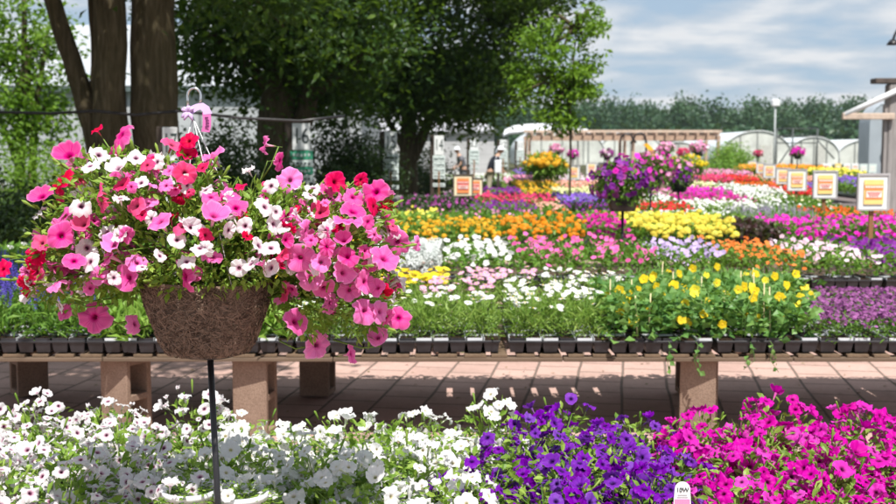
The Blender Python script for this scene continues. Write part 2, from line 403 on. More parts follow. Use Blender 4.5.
def pavermat():
    m, nt, out = newmat('terracotta_pavers'); tc = N(nt, 'ShaderNodeTexCoord'); mp = N(nt, 'ShaderNodeMapping'); mp.inputs['Rotation'].default_value = (0, 0, R(90 + 9))
    nt.links.new(tc.outputs['Object'], mp.inputs[0])
    wob = N(nt, 'ShaderNodeTexNoise'); wob.inputs['Scale'].default_value = 1.5; nt.links.new(mp.outputs[0], wob.inputs['Vector'])
    va = N(nt, 'ShaderNodeVectorMath', operation='MULTIPLY_ADD'); va.inputs[1].default_value = (.03, .03, 0); nt.links.new(wob.outputs['Color'], va.inputs[0]); nt.links.new(mp.outputs[0], va.inputs[2])
    b = N(nt, 'ShaderNodeTexBrick'); b.inputs['Scale'].default_value = 1; b.inputs['Mortar Size'].default_value = .010; b.inputs['Mortar Smooth'].default_value = .3
    b.inputs['Brick Width'].default_value = .33; b.inputs['Row Height'].default_value = .30; b.offset = .5
    b.inputs['Color1'].default_value = (.56, .37, .32, 1); b.inputs['Color2'].default_value = (.45, .29, .25, 1); b.inputs['Mortar'].default_value = (.08, .065, .05, 1)
    nt.links.new(va.outputs[0], b.inputs[0])
    f = noise(nt, tc.outputs['Object'], 45, 5, .7); g = noise(nt, tc.outputs['Object'], 2.2, 5, .6)
    col = mixc(nt, .3, b.outputs[0], ramp(nt, f, [(.3, (.30, .21, .175)), (.7, (.60, .45, .40))]))
    col = mixc(nt, mathn(nt, 'MULTIPLY', ramp(nt, g, [(.45, (0, 0, 0)), (.75, (1, 1, 1))]), .4), col, (.20, .15, .12))
    h = mathn(nt, 'MULTIPLY_ADD', b.outputs['Fac'], -1.0, mathn(nt, 'MULTIPLY', f, .2))
    princ(nt, out, col, .88, .2, 0, h, .8, .008); return m
def groundmat(name, cs, scale=2, bs=.6):
    m, nt, out = newmat(name); v = coord(nt); f = noise(nt, v, scale * 12, 6, .7); g = noise(nt, v, scale * .3, 5)
    col = mixc(nt, f, ramp(nt, g, [(.35, cs[0]), (.65, cs[1])]), cs[2]); princ(nt, out, col, .95, .1, 0, f, bs, .02); return m

# ------------------------------------------------------------------ setting
def sheet(name, x0, x1, y0, y1, z, m):
    mb = MB(); mb.add([(x0, y0, z), (x1, y0, z), (x1, y1, z), (x0, y1, z)], np.array([(0, 1, 2, 3)])); o = link(name, mb.mesh(name, m)); tag(o, kind='structure'); return o
sheet('ground', -400, 400, -60, 700, -.02, groundmat('garden_soil_and_grass', [(.06, .05, .03), (.05, .085, .025), (.09, .08, .05)]))
sheet('pavement', -7, 9, -3, 16, -.012, pavermat())
sheet('path', 3.8, 14, 16.0, 60, -.014, groundmat('worn_asphalt', [(.17, .14, .14), (.23, .19, .18), (.12, .10, .10)], 3))
sheet('lawn', -40, -3.2, 16, 44, -.008, groundmat('shaded_grass', [(.03, .06, .014), (.05, .10, .02), (.035, .05, .02)], 3))

# ------------------------------------------------------------------ trees
def tree(name, label, base, limbs, lobes, leafsize, lm, cat='tree', cl_sigma=.42, trunk_n=12, tpl=LEAF_M, twigs=True):
    t = thing(name, label, cat, base)
    mb = MB()
    for pts, rad in limbs:
        # resample with wobble
        P = [Vector(p) for p in pts]; Q = []; RR = []
        for i in range(len(P) - 1):
            for k in range(4):
                f = k / 4; q = P[i].lerp(P[i + 1], f); j = .12 * rad[i]
                Q.append(q + Vector((random.uniform(-j, j), random.uniform(-j, j), 0))); RR.append((rad[i] * (1 - f) + rad[i + 1] * f) * random.uniform(.94, 1.06))
        Q.append(P[-1]); RR.append(rad[-1]); mb.tube(Q, RR, trunk_n)
    LO = []; 
    for c, r, ncl, nl in lobes:
        d = randdir(ncl); rad = rng.random(ncl) ** .45
        cen = np.array(c) + d * np.array(r) * rad[:, None]
        LO.append((cen, nl))
        if twigs:
            src = min((p for pts, _ in limbs for p in pts), key=lambda p: (Vector(p) - Vector(c)).length)
            for q in cen[:max(5, ncl // 9)]:
                a = Vector(src); b = Vector(q); mid = a.lerp(b, .5) + Vector((0, 0, .15)); mb.tube([a, mid, b], [.05, .03, .008], 5)
    link('trunk', mb.mesh(name + '_trunk', BARK), t)
    lb = MB()
    for cen, nl in LO:
        sg = cl_sigma * rng.uniform(.6, 1.25, len(cen))
        L = np.repeat(cen, nl, 0) + rng.normal(size=(len(cen) * nl, 3)) * np.repeat(sg, nl)[:, None] * np.array([1, 1, .62])
        d = randdir(len(L)); d[:, 2] = d[:, 2] * .5 - .35
        # clumps share a tint
        rn = np.clip(np.repeat(rng.random(len(cen)), nl) * .55 + rng.random(len(L)) * .45, 0, .999)
        lb.scatter(tpl, L, dirframes(d, .7), leafsize * rng.uniform(.6, 1.25, len(L)), rnd=rn)
    link('crown', lb.mesh(name + '_crown', lm), t)
    return t
# big triple trunk on the left, Y=14
b1 = Vector((X(128, 14), 14, -.05))
tree('maple_tree', 'huge old tree with three thick dark trunks directly behind the pink petunia basket', b1,
     [([(-.10, 0, 0), (-.15, -.1, 1.0), (-.14, -.12, 2.4), (-.12, -.15, 4.2), (.0, -.3, 6.5)], [.36, .235, .205, .19, .11]),
      ([(.26, .1, 0), (.31, .1, 1.0), (.32, .1, 2.4), (.42, .1, 4.2), (.9, .4, 7)], [.42, .30, .285, .26, .13]),
      ([(-.24, 0, .9), (-.36, .0, 1.7), (-.57, -.05, 2.5), (-.78, -.1, 3.3), (-1.3, -.3, 5)], [.15, .14, .125, .11, .07]),
      ([(-.40, -.05, 2.1), (-.36, .05, 2.8), (-.42, .1, 3.6)], [.05, .06, .05]),
      ([(.5, .1, 4.2), (1.6, -1.5, 6), (2.6, -3, 7)], [.16, .12, .05]), ([(0, -.15, 4.2), (-.6, -2.5, 5.8), (-1, -5, 6.8)], [.16, .12, .05]), ([(-.6, -2.5, 5.8), (.6, -5.5, 6.2), (1.5, -8.6, 6.1)], [.12, .09, .04])],
     [((1.7, -9.0, 6.1), (1.8, 1.1, .6), 70, 90), ((-1.2, -1.0, 7.2), (4.0, 6.4, 2.1), 430, 95), ((-1.6, -1.0, 4.3), (2.6, 2.5, .8), 80, 80), ((1.8, .8, 3.9), (.7, 1.6, .8), 34, 80), ((-4.5, -4, 5.5), (2.5, 3, 1.2), 90, 80)], .15, LEAF['tree'])  # first lobe, with the last limb, added overhead out of view to shade paving
b2 = Vector((X(284, 20.5), 20.5, -.05))
tree('maple_tree', 'dark tree with a stout forked trunk left of the number 16 sign', b2,
     [([(-.1, 0, 0), (-.12, 0, 1.5), (-.08, 0, 2.8), (.0, 0, 4.5)], [.44, .34, .30, .2]), ([(.05, 0, .3), (.2, 0, 1.4), (.48, 0, 2.6), (.9, -.2, 4.0), (1.6, -.5, 5)], [.22, .22, .17, .13, .07]),
      ([(.45, 0, 2.5), (1.2, -.3, 3.1), (1.9, -.5, 3.5)], [.12, .08, .03]), ([(-.1, 0, 2.6), (-.9, -.4, 3.4), (-1.8, -.6, 4)], [.13, .08, .03])],
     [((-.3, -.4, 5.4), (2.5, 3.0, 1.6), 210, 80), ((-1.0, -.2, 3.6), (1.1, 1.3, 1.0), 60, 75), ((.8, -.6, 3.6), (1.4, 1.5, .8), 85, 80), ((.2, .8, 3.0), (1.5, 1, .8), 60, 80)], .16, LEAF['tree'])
b3 = Vector((X(410, 27), 27, -.05)); K3 = 27 / 22
def q3(v): return tuple(c_ * K3 for c_ in v)
tree('maple_tree', 'leafy tree with a slim forked trunk behind the number 15 sign, its branches reaching right', b3,
     [([q3(_p) for _p in P_], r_) for P_, r_ in [([(0, 0, 0), (-.05, 0, 1.4), (0, 0, 2.4), (.1, 0, 4.5)], [.26, .2, .17, .1]), ([(.0, 0, 1.0), (.3, 0, 1.7), (.55, 0, 2.3), (1.0, -.1, 3.2), (1.7, -.2, 4)], [.13, .13, .11, .08, .03]),
      ([(-.1, 0, 1.3), (-.6, 0, 2.2), (-1.2, 0, 3)], [.09, .06, .03]), ([(.1, 0, 3.8), (1.2, -1, 4.5), (1.9, -1.3, 4.7)], [.09, .05, .015])]],
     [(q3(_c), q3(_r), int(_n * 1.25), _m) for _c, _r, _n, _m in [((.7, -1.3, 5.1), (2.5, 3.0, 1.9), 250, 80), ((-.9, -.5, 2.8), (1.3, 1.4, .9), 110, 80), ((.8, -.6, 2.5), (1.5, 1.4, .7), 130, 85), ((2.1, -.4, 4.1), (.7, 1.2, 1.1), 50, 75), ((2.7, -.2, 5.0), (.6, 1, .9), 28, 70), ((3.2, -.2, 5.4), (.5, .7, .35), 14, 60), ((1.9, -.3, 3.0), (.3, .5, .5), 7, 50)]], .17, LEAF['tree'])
tree('young_tree', 'slender young tree with sunlit yellow green leaves before the far end of the wooden pergola', Vector((X(569, 19), 19, -.05)),
     [([(0, 0, 0), (.02, 0, 1.5), (.0, 0, 2.6), (.1, 0, 3.6)], [.022, .02, .016, .01])],
     [((.05, 0, 2.65), (.45, .45, .35), 24, 50), ((-.08, 0, 2.15), (.2, .25, .3), 12, 45), ((.3, 0, 3.0), (.25, .3, .3), 9, 36), ((-.35, 0, 3.3), (.6, .5, .45), 26, 40), ((-.75, 0, 2.7), (.4, .4, .4), 14, 40), ((.35, 0, 3.75), (.5, .5, .3), 14, 36), ((-.3, 0, 2.3), (.3, .3, .3), 8, 36)], .11, LEAF['lime'], cl_sigma=.11)  # outer lobes imitate the forked tree's sunlit right edge through paler leaf colour
tree('young_tree', 'thin leaning tree with pale yellow green leaves at the left edge, before the white greenhouse', Vector((X(24, 26), 26, -.05)),
     [([(-.1, 0, 0), (-.05, 0, 1.6), (.1, 0, 3), (.15, 0, 5)], [.15, .11, .09, .05]), ([(.1, 0, 0), (.25, 0, 1.6), (.35, 0, 2.6), (.7, 0, 4.5)], [.12, .09, .07, .03]), ([(-.1, 0, 1.2), (-.5, 0, 2.4), (-.7, 0, 4)], [.07, .05, .03])],
     [((.0, .2, 3.6), (1.5, 1.2, 1.6), 90, 50), ((.1, 0, 2.2), (1.0, .9, .8), 30, 50), ((-.8, 0, 4.5), (1.2, 1.0, 1.0), 40, 50)], .16, LEAF['lime'], cl_sigma=.25)
def shrub(name, label, px, Y, w, h, lm, ncl=60, nl=70, ls=.09, tpl=LEAF_M, z0=0.0):
    x = X(px, Y)
    return tree(name, label, Vector((x, Y, z0)), [([(0, 0, 0), (.02, 0, h * .6)], [.04, .02]), ([(0, 0, 0), (w * .25, .05, h * .6)], [.03, .015]), ([(0, 0, 0), (-w * .25, -.05, h * .6)], [.03, .015])],
                [((0, 0, h * .55), (w * .5, w * .45, h * .45), ncl, nl)], ls, lm, 'shrub', cl_sigma=.13 * max(w, .7), trunk_n=6, tpl=tpl, twigs=False)
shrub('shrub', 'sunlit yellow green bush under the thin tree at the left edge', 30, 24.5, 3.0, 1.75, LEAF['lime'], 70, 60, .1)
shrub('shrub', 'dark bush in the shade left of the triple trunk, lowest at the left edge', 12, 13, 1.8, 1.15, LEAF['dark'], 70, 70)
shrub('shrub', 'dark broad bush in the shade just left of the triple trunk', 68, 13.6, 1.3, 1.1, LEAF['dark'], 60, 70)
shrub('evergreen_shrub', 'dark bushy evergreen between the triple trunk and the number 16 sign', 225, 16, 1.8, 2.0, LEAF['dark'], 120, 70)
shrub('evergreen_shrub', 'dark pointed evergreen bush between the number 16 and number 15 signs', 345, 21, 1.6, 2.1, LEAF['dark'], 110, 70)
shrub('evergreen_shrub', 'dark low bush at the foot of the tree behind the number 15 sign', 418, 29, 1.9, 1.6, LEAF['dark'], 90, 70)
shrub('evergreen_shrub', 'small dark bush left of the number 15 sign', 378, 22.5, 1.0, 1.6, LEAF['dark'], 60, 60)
shrub('shrub', 'green bush of long arching leaves before the rounded greenhouse right of the pergola', 733, 48, 1.9, 1.9, LEAF['fresh'], 60, 50, .22, LEAF_N)
shrub('shrub', 'low green bush under the pergola, right of the hanging baskets', 715, 42, 3.2, 1.0, LEAF['green'], 60, 50, .13)

# far wood
def far_wood():
    mb = MB()
    for i in range(420):
        y = rng.uniform(225, 300); x = rng.uniform(-140, 190) * y / 250; h = rng.uniform(10.8, 14.4) * (y / 262) ; w = rng.uniform(2.6, 4.6)
        nl = 560; cen = randdir(12) * np.array([w, w, h * .36]) * .7 + np.array([x, y, h * .58])
        L = np.repeat(cen, nl // 12 + 1, 0) + rng.normal(size=(12 * (nl // 12 + 1), 3)) * np.array([1.0, 1.0, 1.15])
        rn = np.clip(rng.random() * .6 + rng.random(len(L)) * .4, 0, .999)
        mb.scatter(LEAF_B, L, dirframes(randdir(len(L)), .8), rng.uniform(.42, .95, len(L)), rnd=rn)
    # undergrowth
    L = np.stack([rng.uniform(-150, 200, 9000), rng.uniform(218, 226, 9000), rng.uniform(0, 6, 9000)], 1)
    mb.scatter(LEAF_B, L, dirframes(randdir(9000), .8), rng.uniform(1.2, 2, 9000))
    o = link('far_wood', mb.mesh('far_wood', LEAF['wood'])); tag(o, 'dark green wood along the horizon beyond the greenhouses', 'wood', kind='stuff')
far_wood()

# ------------------------------------------------------------------ buildings
PLASTIC = simple('greenhouse_film', (.62, .66, .66), .35, .12, .6, .4, bs=.1); PANEL = None
def panelmat(name, c, sx):
    m, nt, out = newmat(name); v = coord(nt); sp = N(nt, 'ShaderNodeSeparateXYZ'); nt.links.new(v, sp.inputs[0])
    w = mathn(nt, 'FRACT', mathn(nt, 'MULTIPLY', sp.outputs[0], sx)); line = mathn(nt, 'LESS_THAN', w, .05)
    w2 = mathn(nt, 'FRACT', mathn(nt, 'MULTIPLY', sp.outputs[2], 1.6)); line = mathn(nt, 'MAXIMUM', line, mathn(nt, 'LESS_THAN', w2, .04))
    g = noise(nt, v, .8, 5); col = ramp(nt, g, [(.3, tuple(x * .8 for x in c)), (.7, c)]); col = mixc(nt, mathn(nt, 'MULTIPLY', line, .55), col, (.25, .27, .28))
    princ(nt, out, col, .5, .3, 0, w, .2, .01); return m
PANEL = panelmat('white_siding', (.46, .48, .50), .8)
g = thing('greenhouse_building', 'long pale greenhouse with grey gutter and sloped roof behind the left trees', 'greenhouse', (-16, 46, 0))
mb = MB(); mb.box((0, 0, 2.0), (25, .2, 4.0)); mb.box((12.4, 6, 2.0), (.2, 11.8, 4)); link('wall', mb.mesh('greenhouse_wall', PANEL), g)
mb = MB(); mb.add([(-12.8, -.3, 4.12), (12.8, -.3, 4.12), (12.8, 6, 7.2), (-12.8, 6, 7.2), (12.8, 12.3, 4.12), (-12.8, 12.3, 4.12)], np.array([(0, 1, 2, 3), (3, 2, 4, 5)])); mb.add([(12.6, 0, 4.1), (12.6, 12, 4.1), (12.6, 6, 7.1)], np.array([(0, 1, 2)])); link('roof', mb.mesh('greenhouse_roof', panelmat('roof_glazing', (.44, .47, .50), .5)), g)
mb = MB(); mb.box((0, -.36, 3.98), (25.8, .16, .2)); link('gutter', mb.mesh('gutter', simple('dark_gutter', (.10, .13, .13), .5)), g)
for k in range(9):
    mb = MB(); mb.box((-12 + k * 3, -.16, 1.98), (.1, .1, 3.8)); link('post', mb.mesh('post', simple('grey_steel', (.2, .21, .22), .5)), g)
g = thing('storage_building', 'low white building with horizontal siding right of the forked trunk tree', 'building', (X(420, 72), 72, 0))
mb = MB(); mb.box((0, 0, 1.35), (9.4, .2, 2.7)); mb.box((4.6, 4, 1.35), (.2, 7.8, 2.7)); link('wall', mb.mesh('white_wall', panelmat('white_boards', (.52, .52, .53), .15)), g)
mb = MB(); mb.add([(-4.9, -.3, 2.74), (4.9, -.3, 2.74), (3.4, 4, 4.0), (-4.9, 4, 4.3), (4.9, 8.3, 2.74), (-4.9, 8.3, 2.74)], [np.array([(0, 1, 2, 3), (3, 2, 4, 5)]), np.array([(1, 4, 2)])]); link('roof', mb.mesh('pale_roof', simple('pale_metal_roof', (.42, .42, .44), .4, .1, 1)), g)
mb = MB(); mb.box((0, -.34, 2.66), (9.8, .1, .12)); link('gutter', mb.mesh('gutter', simple('grey_steel', (.2, .21, .22), .5)), g)

def hoop(px0, px1, ytop, Y, label, length=24, wide=1.0, door=True):
    s = F / Y; w = (px1 - px0) / s; h = EYE + (HOR - ytop) / s; xc = X((px0 + px1) / 2, Y)
    t = thing('hoop_greenhouse', label, 'greenhouse', (xc, Y, 0), 0, 'plastic covered hoop greenhouses in the distance')
    n = 20; side = h * .32
    prof = [(-w / 2, 0), (-w / 2, side)] + [(-w / 2 * math.cos(PI * k / n), side + (h - side) * math.sin(PI * k / n)) for k in range(1, n)] + [(w / 2, side), (w / 2, 0)]
    V = [(x, y, z) for y in np.linspace(0, length, 7) for x, z in prof]; m = len(prof)
    Fq = [(r * m + i, r * m + i + 1, (r + 1) * m + i + 1, (r + 1) * m + i) for r in range(6) for i in range(m - 1)]
    mb = MB(); mb.add(V, np.array(Fq), smooth=True); link('cover', mb.mesh('hoop_cover', simple('hoop_film', (.68, .72, .74), .3, .1, .5, .5, bs=.1)), t)
    mb = MB(); mb.add([(x * .985, .03, z * .985) for x, z in prof], [np.array([tuple(range(m))])]); link('end_wall', mb.mesh('hoop_end', simple('end_film', (.58, .60, .56), .5, .22, .7)), t)
    fr = simple('dull_steel', (.24, .25, .24), .5)
    mb = MB(); mb.tube([(x, -.05, z) for x, z in prof], .06, 6); link('frame', mb.mesh('hoop_frame', simple('pale_frame', (.6, .62, .62), .5)), t)
    for k in (-.25, 0, .25): 
        mb = MB(); z = side + (h - side) * math.sqrt(1 - (2 * k) ** 2); mb.box((k * w, -.05, z / 2), (.09, .08, z - .1)); link('post', mb.mesh('hoop_post', fr), t)
    if door:
        mb = MB(); mb.box((w * .125, -.06, 1.05), (w * .18, .06, 2.1)); link('door', mb.mesh('hoop_door', simple('door_film', (.5, .5, .46), .5)), t)
    return t
hoop(722, 790, 131, 120, 'largest grey white hoop greenhouse, with the lamp post standing at its right')
hoop(787, 838, 137, 121, 'hoop greenhouse seen through the dark metal frame')
hoop(836, 905, 139, 122, 'hoop greenhouse partly hidden behind the grey wooden post at right')
hoop(598, 662, 131, 123, 'hoop greenhouse rising just above the middle of the wooden pergola')
hoop(655, 700, 142, 119, 'low hoop greenhouse behind the two largest pink hanging baskets')
hoop(520, 604, 126, 118, 'white domed greenhouse behind the left end of the wooden pergola', 20)
def shed_roof():
    t = thing('open_canopy', 'white open canopy roof rising above the left end of the wooden pergola', 'canopy', (X(548, 90), 90, 0))
    mb = MB(); V = []; n = 14
    for y, zr, k in ((0, 2.85, 1.0), (2.2, 3.35, .93), (4.2, 3.5, .8), (8, 2.9, 1.0)):
        for i in range(n + 1):
            u = i / n; V.append(((u - .5) * 7.2 * k, y, zr + .25 * math.sin(u * PI) ** .8 - (.12 if i in (0, n) else 0)))
    Fq = [(r * (n + 1) + i, r * (n + 1) + i + 1, (r + 1) * (n + 1) + i + 1, (r + 1) * (n + 1) + i) for r in range(3) for i in range(n)]; mb.add(V, np.array(Fq), smooth=True)
    mb.add([(x, y, z - .12) for x, y, z in V], np.array([tuple(reversed(f)) for f in Fq])); link('roof', mb.mesh('canopy_roof', simple('white_canopy', (.76, .78, .8), .4, .06, 1)), t)
    for x in (-3.3, 3.3):
        for y in (.3, 7.6):
            mb = MB(); mb.box((x * .97, y, 1.35), (.12, .12, 2.7)); link('post', mb.mesh('canopy_post', simple('dull_steel', (.24, .25, .24), .5)), t)
shed_roof()
# pergola
P0, P1, PY = X(527, 55), X(719, 55), 55
t = thing('pergola', 'long weathered wooden pergola with hanging baskets beneath, before the greenhouses', 'pergola', ((P0 + P1) / 2, PY, 0)); W = P1 - P0
for y in (0, 2.6):
    mb = MB(); mb.box((0, y, 2.13), (W, .12, .22)); link('beam', mb.mesh('pergola_beam', PERG), t)
    for k in (-.5, -.02, .0, .5) if y == 0 else (-.5, 0, .5):
        mb = MB(); mb.box((k * W * .98 + (.45 if k == 0 else 0), y, 1.0), (.14, .14, 2.02)); link('post', mb.mesh('pergola_post', PERG), t)
for k in range(19):
    mb = MB(); mb.box((-W / 2 + .2 + k * (W - .4) / 18, 1.3, 2.32), (.09, 3.6, .14)); link('rafter', mb.mesh('pergola_rafter', PERG), t)
mb = MB(); mb.box((0, .4, 2.46), (W + .3, .2, .12)); link('top_rail', mb.mesh('pergola_rail', wood('pale_beam_wood', (.66, .52, .42), (2, 2, 2))), t)

# right shed with prop and beam
Y = 22; t = thing('market_shed', 'open shed at the right edge with grey wooden posts and a propped up shutter', 'shed', (X(890, Y), Y, 0)); s = F / Y
def zz(py): return EYE + (HOR - py) / s
mb = MB(); mb.box((0, 0, zz(85) / 2), (.26, .26, zz(85)), bev=.02); link('post', mb.mesh('shed_post', GREYW), t)
mb = MB(); mb.box((-.17, -.05, zz(85) / 2 - .2), (.06, .12, zz(85) - .4)); link('trim_board', mb.mesh('shed_trim', GREYW), t)
mb = MB(); mb.box((-.16, 0, zz(82)), (.5, .3, .1), bev=.01); link('bracket', mb.mesh('bracket', simple('dark_bracket', (.09, .07, .06), .6)), t)
mb = MB(); mb.box((-.55, -.2, zz(117)), (1.0, .1, .12), bev=.01); link('beam', mb.mesh('shed_beam', wood('pale_beam_wood', (.66, .52, .42), (2, 2, 2))), t)
mb = MB(); mb.tube([(-1.02, -.2, zz(116)), (.4, -.2, zz(82))], .055, 10); link('prop_pipe', mb.mesh('prop', WHITEM), t)
mb = MB(); mb.box((1.6, .15, 2.2), (2.9, .08, 4.4)); link('wall', mb.mesh('shed_wall', simple('shed_boards', (.3, .3, .31), .7, .2, 2)), t)
mb = MB(); mb.tube([(.07, -.19, zz(84)), (.07, -.19, zz(-30))], .05, 10); link('pole', mb.mesh('white_pole', WHITEM), t)
lp = MB(); lp.tube([(.2, -.1, zz(18)), (.02, -.15, zz(27)), (-.1, -.2, zz(38)), (-.13, -.2, zz(43))], .025, 8); lo = link('lamp_arm', lp.mesh('lamp_arm', BLACKM), t)
lp = MB(); lp.lathe([(.02, .06), (.05, .05), (.09, 0), (.12, -.05), (.1, -.05), (.0, -.02)], 14, c=(-.13, -.2, zz(45))); link('lamp_shade', lp.mesh('lamp_shade', BLACKM), lo)
# grey greenhouse behind shed
t = thing('grey_greenhouse', 'tall grey arched greenhouse end beside the post of the right shed', 'greenhouse', (X(888, 60), 60, 0)); s = F / 60
mb = MB(); w = 2.2; h = EYE + (HOR - 102) / s
pr = [(-w / 2, 0)] + [(-w / 2 * math.cos(PI * k / 12), h - 1.2 + 1.2 * math.sin(PI * k / 12)) for k in range(13)] + [(w / 2, 0)]; m = len(pr)
mb.add([(x, y, z) for y in (0, 1.6) for x, z in pr], np.array([(i, i + 1, m + i + 1, m + i) for i in range(m - 1)]), smooth=True); link('cover', mb.mesh('grey_cover', simple('grey_film', (.42, .46, .50), .4, .12, .6)), t)
mb = MB(); mb.add([(x * .99, .05, z * .99) for x, z in pr], [np.array([tuple(range(m))])]); link('end_wall', mb.mesh('grey_end', simple('grey_end_film', (.34, .38, .42), .4, .12, .6)), t)
mb = MB(); mb.lathe([(.0, .0), (.14, .1), (.18, .25), (.14, .4), (0, .5)], 12, c=(-.25, -.3, 1.55)); link('lamp', mb.mesh('lamp', WHITEP), t)
# lamp post
t = thing('lamp_post', 'thin grey lamp post with a white box lamp, standing before the far wood', 'lamp post', (X(773, 60), 60, 0)); s = F / 60
mb = MB(); mb.tube([(0, 0, 0), (0, 0, EYE + 43 / s)], .05, 8); link('pole', mb.mesh('lamp_pole', simple('pale_steel', (.35, .38, .38), .5)), t)
mb = MB(); mb.box((0, 0, EYE + 46.5 / s), (.42, .3, .38), bev=.05); link('lamp_head', mb.mesh('lamp_head', WHITEM), t)
# metal frame
t = thing('metal_frame', 'dark open metal frame with crossbars standing before the far greenhouses', 'frame', (X(795, 70), 70, 0)); s = F / 70
fm = simple('dark_steel', (.07, .08, .08), .5)
for x in (-20 / s, -4 / s, 20.5 / s):
    mb = MB(); mb.tube([(x, 0, 0), (x, 0, EYE + 21 / s)], .05, 6); link('upright', mb.mesh('upright', fm), t)
for z in (EYE + 21 / s, EYE + 14 / s, EYE + 7 / s):
    mb = MB(); mb.tube([(-20 / s, 0, z), (20.5 / s, 0, z)], .035, 6); link('crossbar', mb.mesh('crossbar', fm), t)
mb = MB(); mb.tube([(20.5 / s, 0, EYE + 10 / s), (38 / s, 0, 1.0)], .04, 6); mb.tube([(-4 / s, 0, EYE + 6 / s), (-18 / s, 0, .6)], .04, 6); link('brace', mb.mesh('brace', fm), t)

# ------------------------------------------------------------------ text
def textmesh(body, size, mat, name='lettering', ext=.001):
    c = bpy.data.curves.new('txt', 'FONT'); c.body = body; c.size = size; c.align_x = 'CENTER'; c.align_y = 'CENTER'; c.extrude = ext
    o = bpy.data.objects.new('txt', c); COL.objects.link(o); bpy.context.view_layer.update()
    me = bpy.data.meshes.new_from_object(o.evaluated_get(bpy.context.evaluated_depsgraph_get())); bpy.data.objects.remove(o); me.name = name
    me.materials.clear(); me.materials.append(mat); return me
INK = simple('dark_green_ink', (.03, .05, .05), .5); SGREEN = simple('sign_green', (.05, .30, .18), .5, .06, 3); SWHITE = simple('sign_white', (.74, .76, .76), .5, .05, 3); DPOST = simple('dark_post', (.05, .038, .03), .8, .3, 6)
SPALE = simple('sign_pale', (.60, .68, .66), .5, .08, 3)
def number_sign(num, px, Y, label, tint, sc=1):
    s = F / Y; t = thing('number_sign', label, 'sign', (X(px, Y), Y, 0), 0, 'numbered aisle signs in a receding row'); t.scale = (sc, sc, (EYE + (1.97 - EYE) * sc) / 1.97)
    mb = MB(); mb.box((-.20, .06, .99), (.12, .10, 1.98), bev=.01); link('post', mb.mesh('sign_post', DPOST), t)
    mb = MB(); mb.box((.0, -.01, .6), (.045, .05, 1.2)); link('stake', mb.mesh('sign_stake', POSTW), t)
    mb = MB(); mb.box((0, 0, 1.76), (.28, .025, .42), bev=.006); p = link('number_plate', mb.mesh('number_plate', SWHITE), t)
    o = link('number', textmesh(num, .33, INK), p, (0, -.0165, 1.76), (PI / 2, 0, 0)); o.scale = (.8, 1.05, 1)
    for k, (z, h, mt) in enumerate(((1.47, .14, tint), (1.34, .10, SPALE), (1.22, .12, tint), (1.09, .11, SPALE), (.9, .08, SPALE))):
        mb = MB(); mb.box((0, -.004 * (k % 2), z), (.36, .025, h), bev=.005); b = link('name_board', mb.mesh('name_board', mt), t)
        mb = MB(); nseg = 5
        for q in range(nseg): mb.box((-.12 + q * .06, -.017 - .004 * (k % 2), z + random.uniform(-.008, .008)), (random.uniform(.025, .05), .006, h * .3))
        link('lettering', mb.mesh('board_lettering', SPALE if mt is SGREEN else INK), b)
for num, px, Y, lb in (('17', 171.5, 13.0, 'white number 17 plate on a dark post behind the pink petunia basket'), ('16', 302, 18, 'aisle sign reading 16 above green and white name boards'), ('15', 391, 21, 'aisle sign reading 15 above pale name boards, before the forked tree'), ('14', 439, 23, 'aisle sign reading 14 between the forked tree and the two orange framed signs'), ('13', 474, 40, 'aisle sign reading 13 beside the person in the white hat'), ('12', 503, 47, 'aisle sign reading 12 just right of the person in the white hat'), ('11', 520, 54, 'farthest aisle sign, reading 11, at the left end of the pergola')):
    number_sign(num, px, Y, lb, SGREEN if num in ('16', '17') else SPALE, {'17': .62, '15': .8, '14': .69}.get(num, 1))

